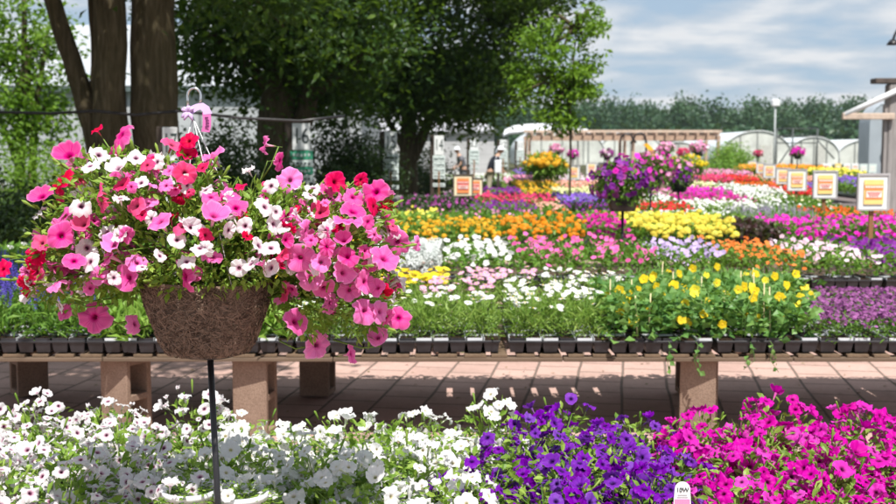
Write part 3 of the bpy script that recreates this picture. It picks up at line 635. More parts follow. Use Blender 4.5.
POST_Y = simple('poster_yellow', (.86, .60, .22), .5, .12, 4); POST_O = simple('poster_orange', (.84, .28, .10), .5, .12, 4); POST_R = simple('poster_red', (.62, .06, .05), .5, .1, 4); POST_P = simple('poster_pale', (.86, .76, .71), .5, .06, 4)
FRAMEG = simple('grey_frame', (.42, .41, .42), .5, .1, 6); FRAMEB = simple('brown_frame', (.10, .075, .06), .6, .2, 6); CREAM = simple('poster_cream', (.80, .72, .50), .5, .05, 4)
def price_sign(px, py, Y, w, label, dark=False, back=False, scale=1.0, group='framed price signs on wooden stakes'):
    p = at(px, py, Y); s = F / Y; W = w / s; Hh = W * 1.12; z = p.z
    t = thing('price_sign', label, 'sign', (p.x, Y, 0), random.uniform(-.06, .06), group)
    mb = MB(); mb.box((0, .03, (z - Hh * .4) / 2), (.045 * (W / .3) ** .5, .03, z - Hh * .4), bev=.004); link('stake', mb.mesh('stake', POSTW), t)
    mb = MB(); d = .035; fw = W * .06; fr = FRAMEB if dark else FRAMEG
    mb.box((-W / 2 + fw / 2, 0, z), (fw, d, Hh), bev=.004); mb.box((W / 2 - fw / 2, 0, z), (fw, d, Hh), bev=.004)
    mb.box((0, 0, z + Hh / 2 - fw / 2), (W - 2 * fw, d * .96, fw)); mb.box((0, 0, z - Hh / 2 + fw / 2), (W - 2 * fw, d * .96, fw)); link('frame', mb.mesh('sign_frame', fr), t)
    mb = MB(); mb.box((0, .004, z), (W - 2 * fw, d * .5, Hh - 2 * fw)); pa = link('panel', mb.mesh('sign_panel', CREAM if dark else SWHITE), t)
    y0 = -.016
    mb = MB(); mb.box((0, y0, z), (W * .60, .006, Hh * .66)); link('poster', mb.mesh('poster', POST_O if dark else POST_Y), pa)
    mb = MB(); mb.box((0, y0 - .004, z + Hh * .14), (W * .58, .006, Hh * .12)); mb.box((0, y0 - .004, z - Hh * .06), (W * .53, .006, Hh * .26)); link('price_band', mb.mesh('price_band', POST_R if dark else POST_O), pa)
    mb = MB(); mb.box((0, y0 - .008, z - Hh * .06), (W * .48, .006, Hh * .17)); link('price_box', mb.mesh('price_box', POST_P), pa)
    mb = MB()
    for q in range(7): mb.box((-W * .24 + q * W * .08, y0 - .0085, z + Hh * .14), (W * .055, .005, Hh * .055))
    link('heading', mb.mesh('heading', POST_P), pa)
    mb = MB()
    for rr in range(3):
        for q in range(6 - rr): mb.box((-W * .18 + q * W * .072 + rr * .03 * W, y0 - .0125, z - Hh * (.01 + .045 * rr)), (W * .05, .005, Hh * .022))
    link('small_print', mb.mesh('small_print', POST_R), pa)
    return t
price_sign(873, 192, 11.2, 33, 'largest grey framed price sign, at the right edge above the magenta petunias')
price_sign(825, 184.5, 14.5, 25, 'second largest grey framed price sign, above the orange flowers at right')
price_sign(797, 180, 18.8, 19.5, 'third grey framed price sign from the right in the receding row')
price_sign(783, 176, 23, 14.5, 'fourth grey framed price sign, half hidden behind a nearer one')
price_sign(769.5, 171, 29, 12.5, 'fifth grey framed price sign, fully clear of its neighbours')
price_sign(761, 168, 35, 9.5, 'sixth small price sign in the receding row on the right')
price_sign(752.5, 166, 40, 9, 'farthest small price sign in the receding row on the right')
price_sign(463, 185.5, 18, 20, 'dark framed orange sign on a stake at the shaded middle left', True)
price_sign(475, 187, 19.2, 16, 'brown sign half hidden behind the dark framed orange sign', True)
price_sign(549, 177.5, 27, 13, 'dark framed price sign below the tall orange and yellow flowers', True)
price_sign(573.5, 172.5, 27.5, 13, 'pale framed price sign right of the tall orange and yellow flowers')
price_sign(591.5, 168.5, 36, 10.5, 'left one of the two touching pale signs before the pergola posts')
price_sign(603, 168, 36.2, 10, 'right one of the two touching pale signs before the pergola posts')
def placard(px, py, Y, w, h, label, m):
    p = at(px, py, Y); s = F / Y; t = thing('placard', label, 'sign', (p.x, Y, 0), 0, 'white placards near the right shed')
    mb = MB(); mb.box((0, 0, p.z), (w / s, .03, h / s), bev=.004); b = link('board', mb.mesh('placard', m), t)
    mb = MB(); mb.box((0, .03, p.z / 2), (.05, .03, p.z)); link('stake', mb.mesh('stake', POSTW), t)
    mb = MB()
    for r in range(2): mb.box((0, -.018, p.z + (r - .5) * h / s * .3), (w / s * .6, .006, h / s * .12))
    link('lettering', mb.mesh('placard_lettering', POST_O if m is SWHITE else POST_P), b)
for px, w, m, lb in ((826, 11, SWHITE, 'leftmost white placard in the distant row left of the grey post'), (838, 6, POST_Y, 'small orange placard in the distant row left of the grey post'), (847, 7, SWHITE, 'white placard just right of the small orange placard'), (855, 7, SWHITE, 'narrow white placard between the middle and the last pair'), (863.5, 8, SPALE, 'pale placard second from right in the distant row'), (872.5, 8, SPALE, 'rightmost pale placard in the distant row by the grey post')):
    placard(px, 168 if px < 860 else 168.5, 42, w, 9, lb, m)

# ------------------------------------------------------------------ benches and beds
def bench(label, x0, x1, y0, y1, z, legs=True):
    t = thing('display_bench', label, 'bench', ((x0 + x1) / 2, (y0 + y1) / 2, 0)); w = x1 - x0; d = y1 - y0
    mb = MB(); n = max(4, int(d / .17))
    for k in range(n): mb.box((0, -d / 2 + (k + .5) * d / n, z - .015), (w, d / n * .78, .03))
    link('deck', mb.mesh('deck', WOODX), t)
    nl = max(2, int(w / 2.2))
    for k in range(nl + 1):
        for sgn in (-1, 1):
            mb = MB(); mb.box((-w / 2 + .1 + k * (w - .2) / nl, sgn * (d / 2 - .12), (z - .03) / 2), (.19, .19, z - .032), bev=.01); link('leg', mb.mesh('leg', BLOCK), t)
    return t
def foliage(mb, n, x0, x1, y0, y1, z0, z1, size, tpl, up=.5, jit=.6, curve=1.0):
    L = np.stack([rng.uniform(x0, x1, n), rng.uniform(y0, y1, n), z0 + (z1 - z0) * rng.random(n) ** curve], 1)
    d = randdir(n); d[:, 2] = np.abs(d[:, 2]) * up + up * .3
    mb.scatter(tpl, L, dirframes(d, jit), size * rng.uniform(.6, 1.3, n)); return L
TRAYMESH = None
def tray_mesh(w=.54, d=.28, nx=6, ny=2):
    mb = MB(); h = .062
    for i in range(nx):
        for j in range(ny):
            mb.box((-w / 2 + (i + .5) * w / nx, -d / 2 + (j + .5) * d / ny, h / 2 + .001), (w / nx * .93, d / ny * .93, h - .006), taper=.80)
    for s_ in (-1, 1):
        mb.box((0, s_ * (d / 2 - .004), h), (w, .010, .012), bev=.002); mb.box((s_ * (w / 2 - .004), 0, h), (.010, d - .02, .012))
    mb.box((0, 0, h - .004), (w - .02, d - .02, .003)); 
    return mb.mesh('tray', BLACKP)
TRAYMESH = tray_mesh()
def potrim_mesh(w=.54, d=.28, seed=0):
    mb = MB(); r_ = random.Random(seed)
    for i in range(6):
        for j in range(2):
            x = -w / 2 + (i + .5) * w / 6; y = -d / 2 + (j + .5) * d / 2
            mb.box((x, y, .069), (w / 6 * .84, d / 2 * .84, .010), 1)
            for sx, sy, dx, dy in ((0, -1, w / 6 * .88, .004), (0, 1, w / 6 * .88, .004), (-1, 0, .004, d / 2 * .86), (1, 0, .004, d / 2 * .86)):
                if r_.random() < .8: mb.box((x + sx * w / 6 * .44, y + sy * d / 4 * .88, .071), (dx, dy, .022), 0 if r_.random() < .55 else 2)
    return mb.mesh('cell_packs', [GREYP, SOIL, BLACKP])
PACK = [potrim_mesh(seed=i) for i in range(3)]
FLM = {}
def flower_mesh(kind, i):
    """kinds for the near bench: (template, petal mat, centre mat)"""
    key = (kind, i)
    if key not in FLM:
        if kind in ('white daisy', 'pink daisy', 'yellow daisy', 'black eyed vine'):
            c = {'white daisy': FM['white'], 'pink daisy': FM['palepink'], 'yellow daisy': FM['yellow'], 'black eyed vine': FM['yellow']}[kind]
            if kind == 'pink daisy': c = flatpetal('pinkish_flower', (.80, .42, .62), .2)
            FLM[key] = tplmesh(kind.replace(' ', '_'), (DAISY[i % 3] if kind != 'black eyed vine' else [disc_tpl(i)[0], DAISY[0][1]]), [c, YC])
        elif kind == 'blue salvia': FLM[key] = tplmesh('salvia_spike', SPIKE[i % 2], [FM['blue']])
    return FLM[key]
def tray_foliage(kind, seed):
    mb = MB(); a, b, c, d = -.26, .26, -.13, .13
    if kind == 'white daisy' or kind == 'pink daisy' or kind == 'yellow daisy':
        foliage(mb, 520, a, b, c, d, .06, .24, .062, LEAF_X, .8, .9, .9); foliage(mb, 200, a - .02, b + .02, c - .02, d, .05, .21, .055, LEAF_N, .6, .9); lm = LEAF['airy']
        for k in range(30):
            x, y = rng.uniform(a, b), rng.uniform(c, d); mb.tube([(x, y, .07), (x + rng.normal() * .02, y + rng.normal() * .02, .18), (x + rng.normal() * .04, y + rng.normal() * .02, .27)], .0018, 4, rnd=.5)
    elif kind == 'black eyed vine':
        foliage(mb, 420, a - .02, b + .02, c - .03, d + .02, .06, .29, .055, LEAF_B, .35, .9, .75); lm = LEAF['bluegreen']
        for k in range(10):
            x, y = rng.uniform(a, b), rng.uniform(c, d); mb.tube([(x, y, .07), (x + rng.normal() * .03, y - .03, .2), (x + rng.normal() * .06, y - .02, .33)], .002, 4)
    elif kind == 'leafy green':
        foliage(mb, 420, a, b, c, d, .06, .17, .11, leaf_tpl(.13), 1.0, .8, 1.1); lm = LEAF['fresh']
    elif kind == 'blue salvia':
        foliage(mb, 420, a, b, c, d, .06, .24, .07, LEAF_N, .7, .9); lm = LEAF['green']
    elif kind == 'purple alyssum':
        foliage(mb, 700, a - .02, b + .02, c - .03, d + .02, .05, .16, .035, LEAF_N, .6, .9); lm = LEAF['green']
    return mb.mesh(kind.replace(' ', '_') + '_foliage', lm)
TF = {}
def tray(kind, x, y, z, label, nflow, hz, fr, group, up=.8, stake=False):
    t = thing('flower_tray', label, 'flower tray', (x, y, z), random.uniform(-.02, .02), group)
    link('tray', TRAYMESH, t); link('cell_packs', PACK[random.randrange(3)], t)
    if kind not in TF: TF[kind] = [tray_foliage(kind, i) for i in range(3)]
    link('foliage', TF[kind][random.randrange(3)], t, (0, 0, 0), (0, 0, random.choice((0, PI))))
    if kind == 'purple alyssum':
        mb = MB(); n = 300; L = np.stack([rng.uniform(-.28, .28, n), rng.uniform(-.16, .15, n), np.zeros(n)], 1); L[:, 2] = .17 + .03 * rng.random(n) - .5 * np.abs(L[:, 1]) ** 2 * 3
        mb.scatter(DISC[0], L, frames(np.array([[0, -.2, 1.]]) + rng.normal(0, .5, (n, 3))), rng.uniform(.008, .014, n)); o = link('blossoms', mb.mesh('alyssum_blossoms', flatpetal('alyssum', (.26, .075, .24), .45)), t); o['kind'] = 'stuff'
        return t
    for i in range(nflow):
        me = flower_mesh(kind, i % 4)
        fx, fy = random.uniform(-.26, .26), random.uniform(-.13, .12)
        z = random.uniform(*hz)
        o = link('flower', me, t, (fx, fy, z))
        if kind == 'blue salvia': o.scale = (.10, .10, random.uniform(.09, .15)); o.rotation_euler = (random.uniform(-.2, .2), random.uniform(-.2, .2), random.uniform(0, 6)); continue
        n = Vector((random.uniform(-.5, .5), random.uniform(-.75, .15), 1.0)).normalized()
        if kind == 'black eyed vine': n = Vector((random.uniform(-.7, .7), -1, random.uniform(0, .8))).normalized(); 
        o.rotation_euler = n.to_track_quat('Z', 'Y').to_euler(); q = fr * random.uniform(.8, 1.15); o.scale = (q, q, q)
    if stake and r == 0:
        for k in range(2):
            mb = MB(); x0 = random.uniform(-.25, .25); P = [(x0, -.13, .07), (x0 + .01, -.165, .05), (x0 + random.uniform(-.03, .03), -.175, -.03), (x0 + random.uniform(-.05, .05), -.17, random.uniform(-.12, -.05))]; mb.tube(P, .0016, 4)
            m_ = 7; LL = np.array([Vector(P[1]).lerp(Vector(P[3]), q / m_)[:] for q in range(m_)]); dd = randdir(m_); dd[:, 2] = -abs(dd[:, 2]); mb.scatter(LEAF_B, LL, dirframes(dd, .8), rng.uniform(.02, .04, m_)); link('trailing_stem', mb.mesh('trailing_stem', LEAF['bluegreen']), t)
    if stake:
        for k in range(2):
            mb = MB(); mb.tube([(0, 0, .05), (random.uniform(-.02, .02), -.01, random.uniform(.27, .38))], .0035, 5); link('stake', mb.mesh('bamboo_stake', simple('bamboo', (.6, .52, .3), .6)), t, (random.uniform(-.22, .22), random.uniform(-.1, .05), 0))
    return t

# ---- bench A : pallets on concrete blocks
AY0, AY1, AZ = 5.92, 7.34, .472
def pallet_mesh_parts(t, w):
    d = AY1 - AY0; zt = AZ
    for yy in (-d / 2 + .03, 0, d / 2 - .03):
        mb = MB(); mb.box((0, yy, zt - .0175 - .011), (w - .004, .09, .021), bev=.003); link('stringer', mb.mesh('stringer', WOODX), t)
    n = 9
    for k in range(n):
        bw = .085 + .03 * ((k * 7) % 3) / 2; mb = MB(); mb.box((-w / 2 + (k + .5) * w / n + random.uniform(-.01, .01), random.uniform(-.012, .004), zt - .009), (bw, d + .004, .016), bev=.002); link('deck_board', mb.mesh('deck_board', WOOD), t)
PW = 1.22
for k in range(5):
    x = -2.44 + k * PW
    t = thing('wooden_pallet', ['pallet at the far left end of the near bench, under the blue salvia', 'second pallet from the left in the near bench, behind the coir basket', 'middle pallet of the near bench, under the white and pink daisies', 'fourth pallet of the near bench, under the first yellow flowered vines', 'rightmost pallet of the near bench, under purple alyssum'][k], 'pallet', (x, (AY0 + AY1) / 2, 0), 0, 'pallets forming the near bench'); pallet_mesh_parts(t, PW)
def block_mesh():
    """8x8x16 in block standing on end, cores open along local Y"""
    mb = MB(); w, d, h = .19, .19, .39; wl = .032
    mb.box((-w / 2 + wl / 2, 0, h / 2), (wl, d, h), bev=.004); mb.box((w / 2 - wl / 2, 0, h / 2), (wl, d, h), bev=.004)
    for z in (wl / 2, h / 2, h - wl / 2): mb.box((0, 0, z), (w - 2 * wl, d - .002, wl), bev=.003)
    return mb.mesh('concrete_block', BLOCK)
BM = block_mesh()
def blk(px, Y, rz, label):
    x = X(px, Y); t = link('concrete_block', BM, None, (x, Y + .1, 0), (0, 0, rz)); t.scale = (1, 1, (AZ - .0405) / .39); tag(t, label, 'concrete block', 'concrete blocks carrying the near bench')
blk(116, 5.98, R(90 - 28), 'concrete block standing on end at left with its cores showing on the right side')
blk(249, 5.98, R(90 - 9), 'concrete block standing on end just right of the black basket pole')
blk(707, 5.98, R(90 - 17), 'concrete block standing on end at right, in front of sunlit paving')
blk(17, 7.02, R(90 + 36), 'dark rear block under the bench at the left edge')
blk(314, 7.02, R(90 - 8), 'dark rear block under the bench right of the basket pole')
blk(700, 7.02, R(90), 'rear block hidden behind the right front block')
blk(985, 5.98, R(90), 'front block at the right end of the near bench')
blk(965, 7.1, R(90), 'rear block at the right end of the near bench')
blk(-60, 5.98, R(90), 'front block at the far left end of the near bench')
cnt = {}
KNAME = {'white daisy': 'white daisies', 'pink daisy': 'pale pink daisies', 'yellow daisy': 'yellow daisies', 'black eyed vine': 'yellow flowered vines', 'leafy green': 'long leaved green seedlings', 'blue salvia': 'blue salvia spikes', 'purple alyssum': 'low purple alyssum'}
ROWN = ['front row', 'second row', 'middle row', 'fourth row', 'back row']
def kindA(px, r):
    if px < 62: return 'blue salvia'
    if px < 288: return 'leafy green'
    if r > 2 and px < 460: return 'yellow daisy'
    if px < 400: return ('white daisy', 'white daisy', 'pink daisy', 'yellow daisy', 'yellow daisy')[r]
    if px < 500: return ('white daisy', 'white daisy', 'pink daisy', 'pink daisy', 'pink daisy')[r]
    if px < 600 and r == 4: return 'pink daisy'
    if px < 628: return 'white daisy'
    if px < 855: return 'black eyed vine'
    return 'purple alyssum'
for r in range(5):
    y = AY0 + .13 + r * .283
    xs = -3.02 - (.28 if r > 2 else 0)
    c = 0
    while xs < 2.95:
        xc = xs + .27; px = 448 + xc / (AY0) * F
        if r == 3 and 440 < px < 650: xs += .552; c += 1; continue
        k = kindA(px, r); cnt[(k, r)] = cnt.get((k, r), 0) + 1
        lab = f"tray of {KNAME[k]}, near bench {ROWN[r]}, {ORD[cnt[(k, r)] - 1]} from left"
        prm = {'white daisy': (16 if r == 0 else 20 if px < 545 else 40, (.23, .315), .022), 'pink daisy': (50, (.25, .325), .022), 'yellow daisy': (60, (.25, .325), .025), 'black eyed vine': (11 if r < 2 else 12, (.12, .33), .027), 'leafy green': (0, (0, 0), 0), 'blue salvia': (34, (.22, .34), .02), 'purple alyssum': (0, (0, 0), 0)}[k]
        tray(k, xc + random.uniform(-.006, .006), y + random.uniform(-.006, .006), AZ + .004, lab, prm[0], prm[1], prm[2], 'trays on the near bench', stake=(k == 'black eyed vine'))
        c += 1; xs += .552 if not (c == 6) else .575

fp = MB(); n = 420; L = np.stack([rng.uniform(-3.2, 3.4, n), rng.uniform(4.3, 9.5, n), np.full(n, -.008)], 1); nr = np.array([[0, 0, 1.]]) + rng.normal(0, .18, (n, 3))
fp.scatter(LEAF_M, L, np.einsum('nij,jk->nik', frames(nr), np.eye(3)), rng.uniform(.012, .045, n)); o = link('fallen_leaves', fp.mesh('fallen_leaves', leafmat('dry_leaf', [(.16, .10, .05), (.30, .22, .10), (.12, .16, .04), (.45, .30, .30)], .1))); tag(o, 'scattered dry leaves and petals lying on the pink paving', 'leaf litter', kind='stuff')
# ---- beds beyond
def bed_mesh(kind, w, d, h, fm, lm, dens, fr, ldens, ls, jitter=1.0):
    """foliage mesh, blossom mesh, in local coordinates (centre, z from bench top)"""
    fb = MB(); A = w * d; n = int(ldens * A)
    tpl = {'spike': LEAF_N, 'grey': LEAF_N, 'foliage': LEAF_B}.get(kind, LEAF_M)
    foliage(fb, n, -w / 2, w / 2, -d / 2, d / 2, .03, h * .9, ls, tpl, .7, .8, .8)
    bm = MB(); m = int(dens * A)
    if m:
        L = np.stack([rng.uniform(-w / 2, w / 2, m), rng.uniform(-d / 2, d / 2, m), h * rng.uniform(.78, 1.08, m)], 1)
        # mounding: plants in a grid
        gx = np.sin(L[:, 0] * 2 * PI / .27 + 1) * np.sin(L[:, 1] * 2 * PI / .27); L[:, 2] += gx * .05 * jitter
        keep_ = gx > rng.uniform(-1.3, -.1, m); L = L[keep_]; m = len(L)
        k = rng.random(m) < .16; L[k, 1] = -d / 2 - .015; L[k, 2] = h * rng.uniform(.45, .95, k.sum())
        nr = np.array([[0, -.55, .8]]) + rng.normal(0, .42, (m, 3))
        if kind == 'pom': multi_scatter(bm, POM, L, frames(np.array([[0, -.2, 1.]]) + rng.normal(0, .25, (m, 3))), fr * rng.uniform(.75, 1.2, m))
        elif kind == 'spike': multi_scatter(bm, SPIKE, L - np.array([0, 0, h * .25]), frames(np.array([[0, 0, 1.]]) + rng.normal(0, .15, (m, 3))), np.stack([fr * 3 * np.ones(m)] * 2 + [rng.uniform(.08, .15, m)], 1))
        elif kind == 'grey': bm.scatter(TUFT[0:1], L, frames(nr), fr * rng.uniform(.8, 1.3, m))
        else: multi_scatter(bm, DISC, L, frames(nr), fr * rng.uniform(.75, 1.2, m))
    return fb.mesh('bed_foliage', lm), (bm.mesh('bed_blossoms', fm) if m else None)
EYEC = flatpetal('dark_eye', (.12, .01, .03), .2)

# bench B as trays
BY0, BY1, BZ = 8.5, 10.1, .50
bench('second bench from the camera, carrying silver, white, pink, lavender and orange trays', -4.6, 4.6, BY0, BY1, BZ)
BK = {
 'dusty': ('silver grey dusty miller', 'grey', 'grey', None, 160, .035, 1500, .075, .2),
 'whitep': ('clear white petunias', 'disc', None, 'white', 230, .026, 1200, .055, .2),
 'pinkp': ('bright pink petunias', 'disc', None, 'hotpink', 125, .024, 1300, .055, .22),
 'lav': ('lavender petunias', 'disc', None, 'lavender', 170, .025, 1300, .055, .2),
 'oran': ('orange calibrachoa', 'disc', None, 'redorange', 240, .019, 1300, .05, .2),
 'pale': ('pale pink petunias', 'disc', None, 'palepink', 150, .025, 1400, .055, .21),
 'purp': ('dark purple petunias', 'disc', None, 'purple', 260, .024, 1300, .055, .2),
 'leaf': ('plain green leaves', 'disc', None, 'white', 30, .018, 1700, .07, .18),
}
BMESH = {}
for k, (nm, kd, lmk, fmk, dens, fr, ld, ls, h) in BK.items():
    fmm = LEAF['grey'] if kd == 'grey' else FM[fmk]
    if k == 'oran': fmm = flatpetal('coral_orange', (.85, .22, .04), .25)
    BMESH[k] = [bed_mesh(kd, .53, .27, h, fmm, LEAF[lmk or 'green'], dens * 1.15, fr, ld, ls) for _ in range(3)]
def kindB(px):
    if px < 405: return 'leaf'
    if px < 478: return 'dusty'
    if px < 540: return 'whitep'
    if px < 655: return 'pinkp'
    if px < 725: return 'lav'
    if px < 795: return 'oran'
    if px < 878: return 'pale'
    return 'purp'
cnt = {}
for r in range(5):
    y = BY0 + .14 + r * .31; xs = -4.5; 
    while xs < 4.4:
        xc = xs + .27; px = 448 + xc / (BY0 + .3) * F
        k = kindB(px)
        nm = BK[k][0]; cnt[(k, r)] = cnt.get((k, r), 0) + 1
        lab = f"tray of {nm}, second bench {ROWN[r]}, {ORD[cnt[(k, r)] - 1]} from left"
        t = thing('flower_tray', lab, 'flower tray', (xc, y, BZ + .003), random.uniform(-.03, .03), 'trays on the second bench')
        if r == 0: link('tray', TRAYMESH, t); link('cell_packs', PACK[r % 3], t)
        f, b = BMESH[k][random.randrange(3)]
        link('foliage', f, t, (0, 0, .05)); o = link('blossoms', b, t, (0, 0, .05)); o['kind'] = 'stuff'
        xs += .558

def bed(px0, px1, Y0, Y1, h, kind, fmk, label, lmk='green', dens=150, fr=.03, ldens=1150, ls=.07, ztop=.5, extra=None):
    fr *= .74; dens *= 1.25
    xa, xb = X(px0, (Y0 + Y1) / 2), X(px1, (Y0 + Y1) / 2); w = xb - xa; d = Y1 - Y0
    t = thing('flower_bed', label, 'flower bed', ((xa + xb) / 2, (Y0 + Y1) / 2, ztop + .002))
    mb = MB(); mb.box((0, 0, .03), (w - .02, d - .02, .06)); link('tray', mb.mesh('bed_tray', BLACKP), t)
    far = Y0 > 20
    f, b = bed_mesh(kind, w - .03, d, h, FM[fmk] if fmk else None, LEAF[lmk], dens if fmk else 0, fr, ldens, ls)
    link('foliage', f, t, (0, 0, .04))
    if b: o = link('blossoms', b, t, (0, 0, .04)); o['kind'] = 'stuff'
    return t
rows = [(11.3, 12.9), (13.7, 15.2), (16.0, 17.5), (18.4, 20.2), (21.4, 23.2), (25.2, 27.4), (30.5, 33.0), (37, 40)]
rn = ['third', 'fourth', 'fifth', 'sixth', 'seventh', 'eighth', 'ninth', 'farthest']
for (a, b), nm in zip(rows, rn):
    x1 = {0: 5.6, 1: 6.2}.get(rows.index((a, b)), X(815, a)); bench(f'{nm} bench from the camera, carrying beds of bedding flowers', X(330 if a < 24 else 513, a), x1, a, b, .5)
# third row
y0, y1 = rows[0]
bed(332, 412, y0, y1, .20, 'disc', 'gold', 'shaded bed of gold flowers beside the right end of the petunia basket', dens=90)
bed(412, 500, y0, y1, .22, 'pom', 'gold', 'yellow gold marigold bed left of the orange marigolds in the third row', dens=120, fr=.032)
bed(500, 580, y0, y1, .24, 'pom', 'orange', 'light orange marigold bed left of the magenta clump in the third row', dens=130, fr=.034)
bed(582, 622, y0, y1, .26, 'disc', 'deepmag', 'magenta petunia clump just left of the large basket pole', dens=230, fr=.034)
bed(624, 720, y0, y1, .27, 'pom', 'lemon', 'bright yellow pompom marigold bed right of the large basket pole', dens=180, fr=.042)
bed(722, 768, y0, y1, .24, 'foliage', None, 'dark maroon leaved bed between the yellow and the magenta beds', 'maroon', ldens=1300)
bed(770, 925, y0, y1, .24, 'disc', 'magenta', 'long magenta petunia bed behind the largest price sign', dens=190, fr=.034)
# fourth row
y0, y1 = rows[1]
bed(360, 440, y0, y1, .2, 'disc', 'lemon', 'dim yellow green bed under the number 15 sign', 'fresh', dens=70)
bed(440, 545, y0, y1, .2, 'disc', 'pink', 'olive green bed with few pink flowers behind the marigolds', 'green', dens=26, fr=.03)
bed(545, 624, y0, y1, .2, 'disc', 'redorange', 'green bed with sparse red flowers left of the large basket', 'green', dens=28, fr=.025)
bed(626, 692, y0, y1, .2, 'disc', 'white', 'pale white bed behind the yellow pompom marigolds', 'fresh', dens=90, fr=.026)
bed(694, 732, y0, y1, .2, 'disc', 'white', 'green bed with a few white flowers in the fourth row', 'fresh', dens=60, fr=.026)
bed(734, 802, y0, y1, .24, 'spike', 'lavender', 'lavender spike bed left of the orange bed under the price signs', dens=190)
bed(804, 890, y0, y1, .22, 'disc', 'redorange', 'orange bed beneath the second largest price sign', dens=130, fr=.032)
# fifth row
y0, y1 = rows[2]
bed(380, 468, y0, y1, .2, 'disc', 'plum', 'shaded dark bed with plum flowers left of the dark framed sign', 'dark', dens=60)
bed(470, 534, y0, y1, .2, 'disc', 'purple', 'dim purple bed right of the dark framed sign', 'green', dens=160)
bed(535, 563, y0, y1, .2, 'disc', 'salmon', 'small salmon orange bed in the fifth row', dens=170, fr=.033)
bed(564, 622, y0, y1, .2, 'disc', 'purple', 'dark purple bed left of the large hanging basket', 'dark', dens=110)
bed(624, 684, y0, y1, .2, 'disc', 'red', 'red bed behind the pole of the large hanging basket', dens=190, fr=.035)
bed(686, 752, y0, y1, .22, 'disc', 'white', 'wide white bed below the hot pink strip', 'fresh', dens=190, fr=.036)
bed(754, 840, y0, y1, .2, 'disc', 'white', 'mostly green bed right of the wide white bed', 'green', dens=40, fr=.03)
# sixth row
y0, y1 = rows[3]
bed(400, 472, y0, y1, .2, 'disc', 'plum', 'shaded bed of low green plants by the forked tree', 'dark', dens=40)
bed(474, 552, y0, y1, .22, 'disc', 'rose', 'rose red bed behind the stake of the dark framed sign', dens=230, fr=.036)
bed(553, 600, y0, y1, .22, 'disc', 'violet', 'violet bed left of the large hanging basket', dens=240, fr=.036)
bed(602, 670, y0, y1, .2, 'disc', 'white', 'white bed hidden behind the two large hanging baskets', dens=140, fr=.034)
bed(672, 742, y0, y1, .2, 'disc', 'deepmag', 'deep magenta bed right of the rear hanging baskets', dens=240, fr=.036)
bed(744, 772, y0, y1, .22, 'disc', 'white', 'short white bed right of the deep magenta bed', 'fresh', dens=170, fr=.036)
bed(773, 815, y0, y1, .22, 'disc', 'green' if False else 'cream', 'green and cream bed under the third price sign', 'green', dens=40, fr=.03)
# seventh row
y0, y1 = rows[4]
bed(480, 520, y0, y1, .22, 'disc', 'purple', 'dark purple bed at the feet of the person in the white hat', dens=200, fr=.036)
bed(521, 552, y0, y1, .22, 'disc', 'gold', 'gold bed below the dark framed sign by the tall flowers', dens=150, fr=.036)
bed(553, 594, y0, y1, .22, 'disc', 'cream', 'cream yellow bed below the pale framed sign', 'fresh', dens=230, fr=.036)
bed(596, 670, y0, y1, .2, 'disc', 'pink', 'pink bed behind the large hanging basket', dens=120, fr=.036)
bed(672, 724, y0, y1, .22, 'disc', 'magenta', 'hot pink strip right of the rear hanging baskets', dens=260, fr=.036)
bed(725, 772, y0, y1, .24, 'disc', 'white', 'bright white bed right of the hot pink strip', dens=260, fr=.04)
bed(773, 815, y0, y1, .24, 'disc', 'red', 'bright red bed under the third and fourth price signs', dens=240, fr=.04)
# eighth row
y0, y1 = rows[5]
bed(458, 511, y0, y1, .24, 'disc', 'magenta', 'low pink magenta bed just before the person in the white hat', dens=190, fr=.042, ztop=.0)
bed(513, 556, y0, y1, .24, 'disc', 'gold', 'gold and purple bed below the tall orange flowers', dens=150, fr=.042)
bed(557, 610, y0, y1, .24, 'disc', 'salmon', 'pale salmon bed below the two touching pale signs', dens=170, fr=.04)
bed(672, 706, y0, y1, .24, 'disc', 'cream', 'cream bed right of the rear hanging baskets, in the eighth row', dens=170, fr=.04)
bed(707, 742, y0, y1, .2, 'disc', 'white', 'pale green and white bed behind the hot pink strip', 'fresh', dens=80, fr=.04)
bed(743, 778, y0, y1, .22, 'disc', 'redorange', 'orange bed behind the bright white bed', dens=170, fr=.04)
bed(780, 815, y0, y1, .22, 'disc', 'violet', 'violet bed behind the bright red bed', dens=150, fr=.04)
# ninth and farthest rows
y0, y1 = rows[6]
bed(514, 541, y0, y1, .25, 'disc', 'pink', 'pink bed behind the farthest aisle signs, in the ninth row', dens=120, fr=.045, ldens=500, ls=.1)
bed(541, 610, y0, y1, .25, 'disc', 'palepink', 'pale pink bed behind the tall orange flowers', dens=120, fr=.045, ldens=500, ls=.1)
bed(690, 722, y0, y1, .25, 'disc', 'rose', 'rose pink bed below the green bush by the pergola', dens=190, fr=.05, ldens=500, ls=.1)
bed(723, 748, y0, y1, .25, 'disc', 'red', 'red bed left of the fifth price sign', dens=190, fr=.05, ldens=500, ls=.1)
bed(749, 815, y0, y1, .25, 'disc', 'salmon', 'salmon bed behind the fourth and fifth price signs', dens=120, fr=.045, ldens=500, ls=.1)
y0, y1 = rows[7]
bed(515, 560, y0, y1, .3, 'disc', 'violet', 'low violet bed far back at the left end of the pergola', dens=90, fr=.05, ldens=400, ls=.12)
bed(690, 740, y0, y1, .3, 'disc', 'pink', 'far pink bed beneath the green bush by the pergola', dens=110, fr=.05, ldens=400, ls=.12)
bed(741, 815, y0, y1, .45, 'disc', 'orange', 'far orange bed behind the smallest price signs', dens=110, fr=.05, ldens=400, ls=.12)
bed(818, 850, 33, 36, .4, 'disc', 'lemon', 'far yellow bed below the row of white placards', dens=120, fr=.05, ldens=400, ls=.12)
bed(836, 872, 24, 27, .35, 'disc', 'violet', 'violet and red bed beside the post of the right shed', dens=120, fr=.05, ldens=500, ls=.1)
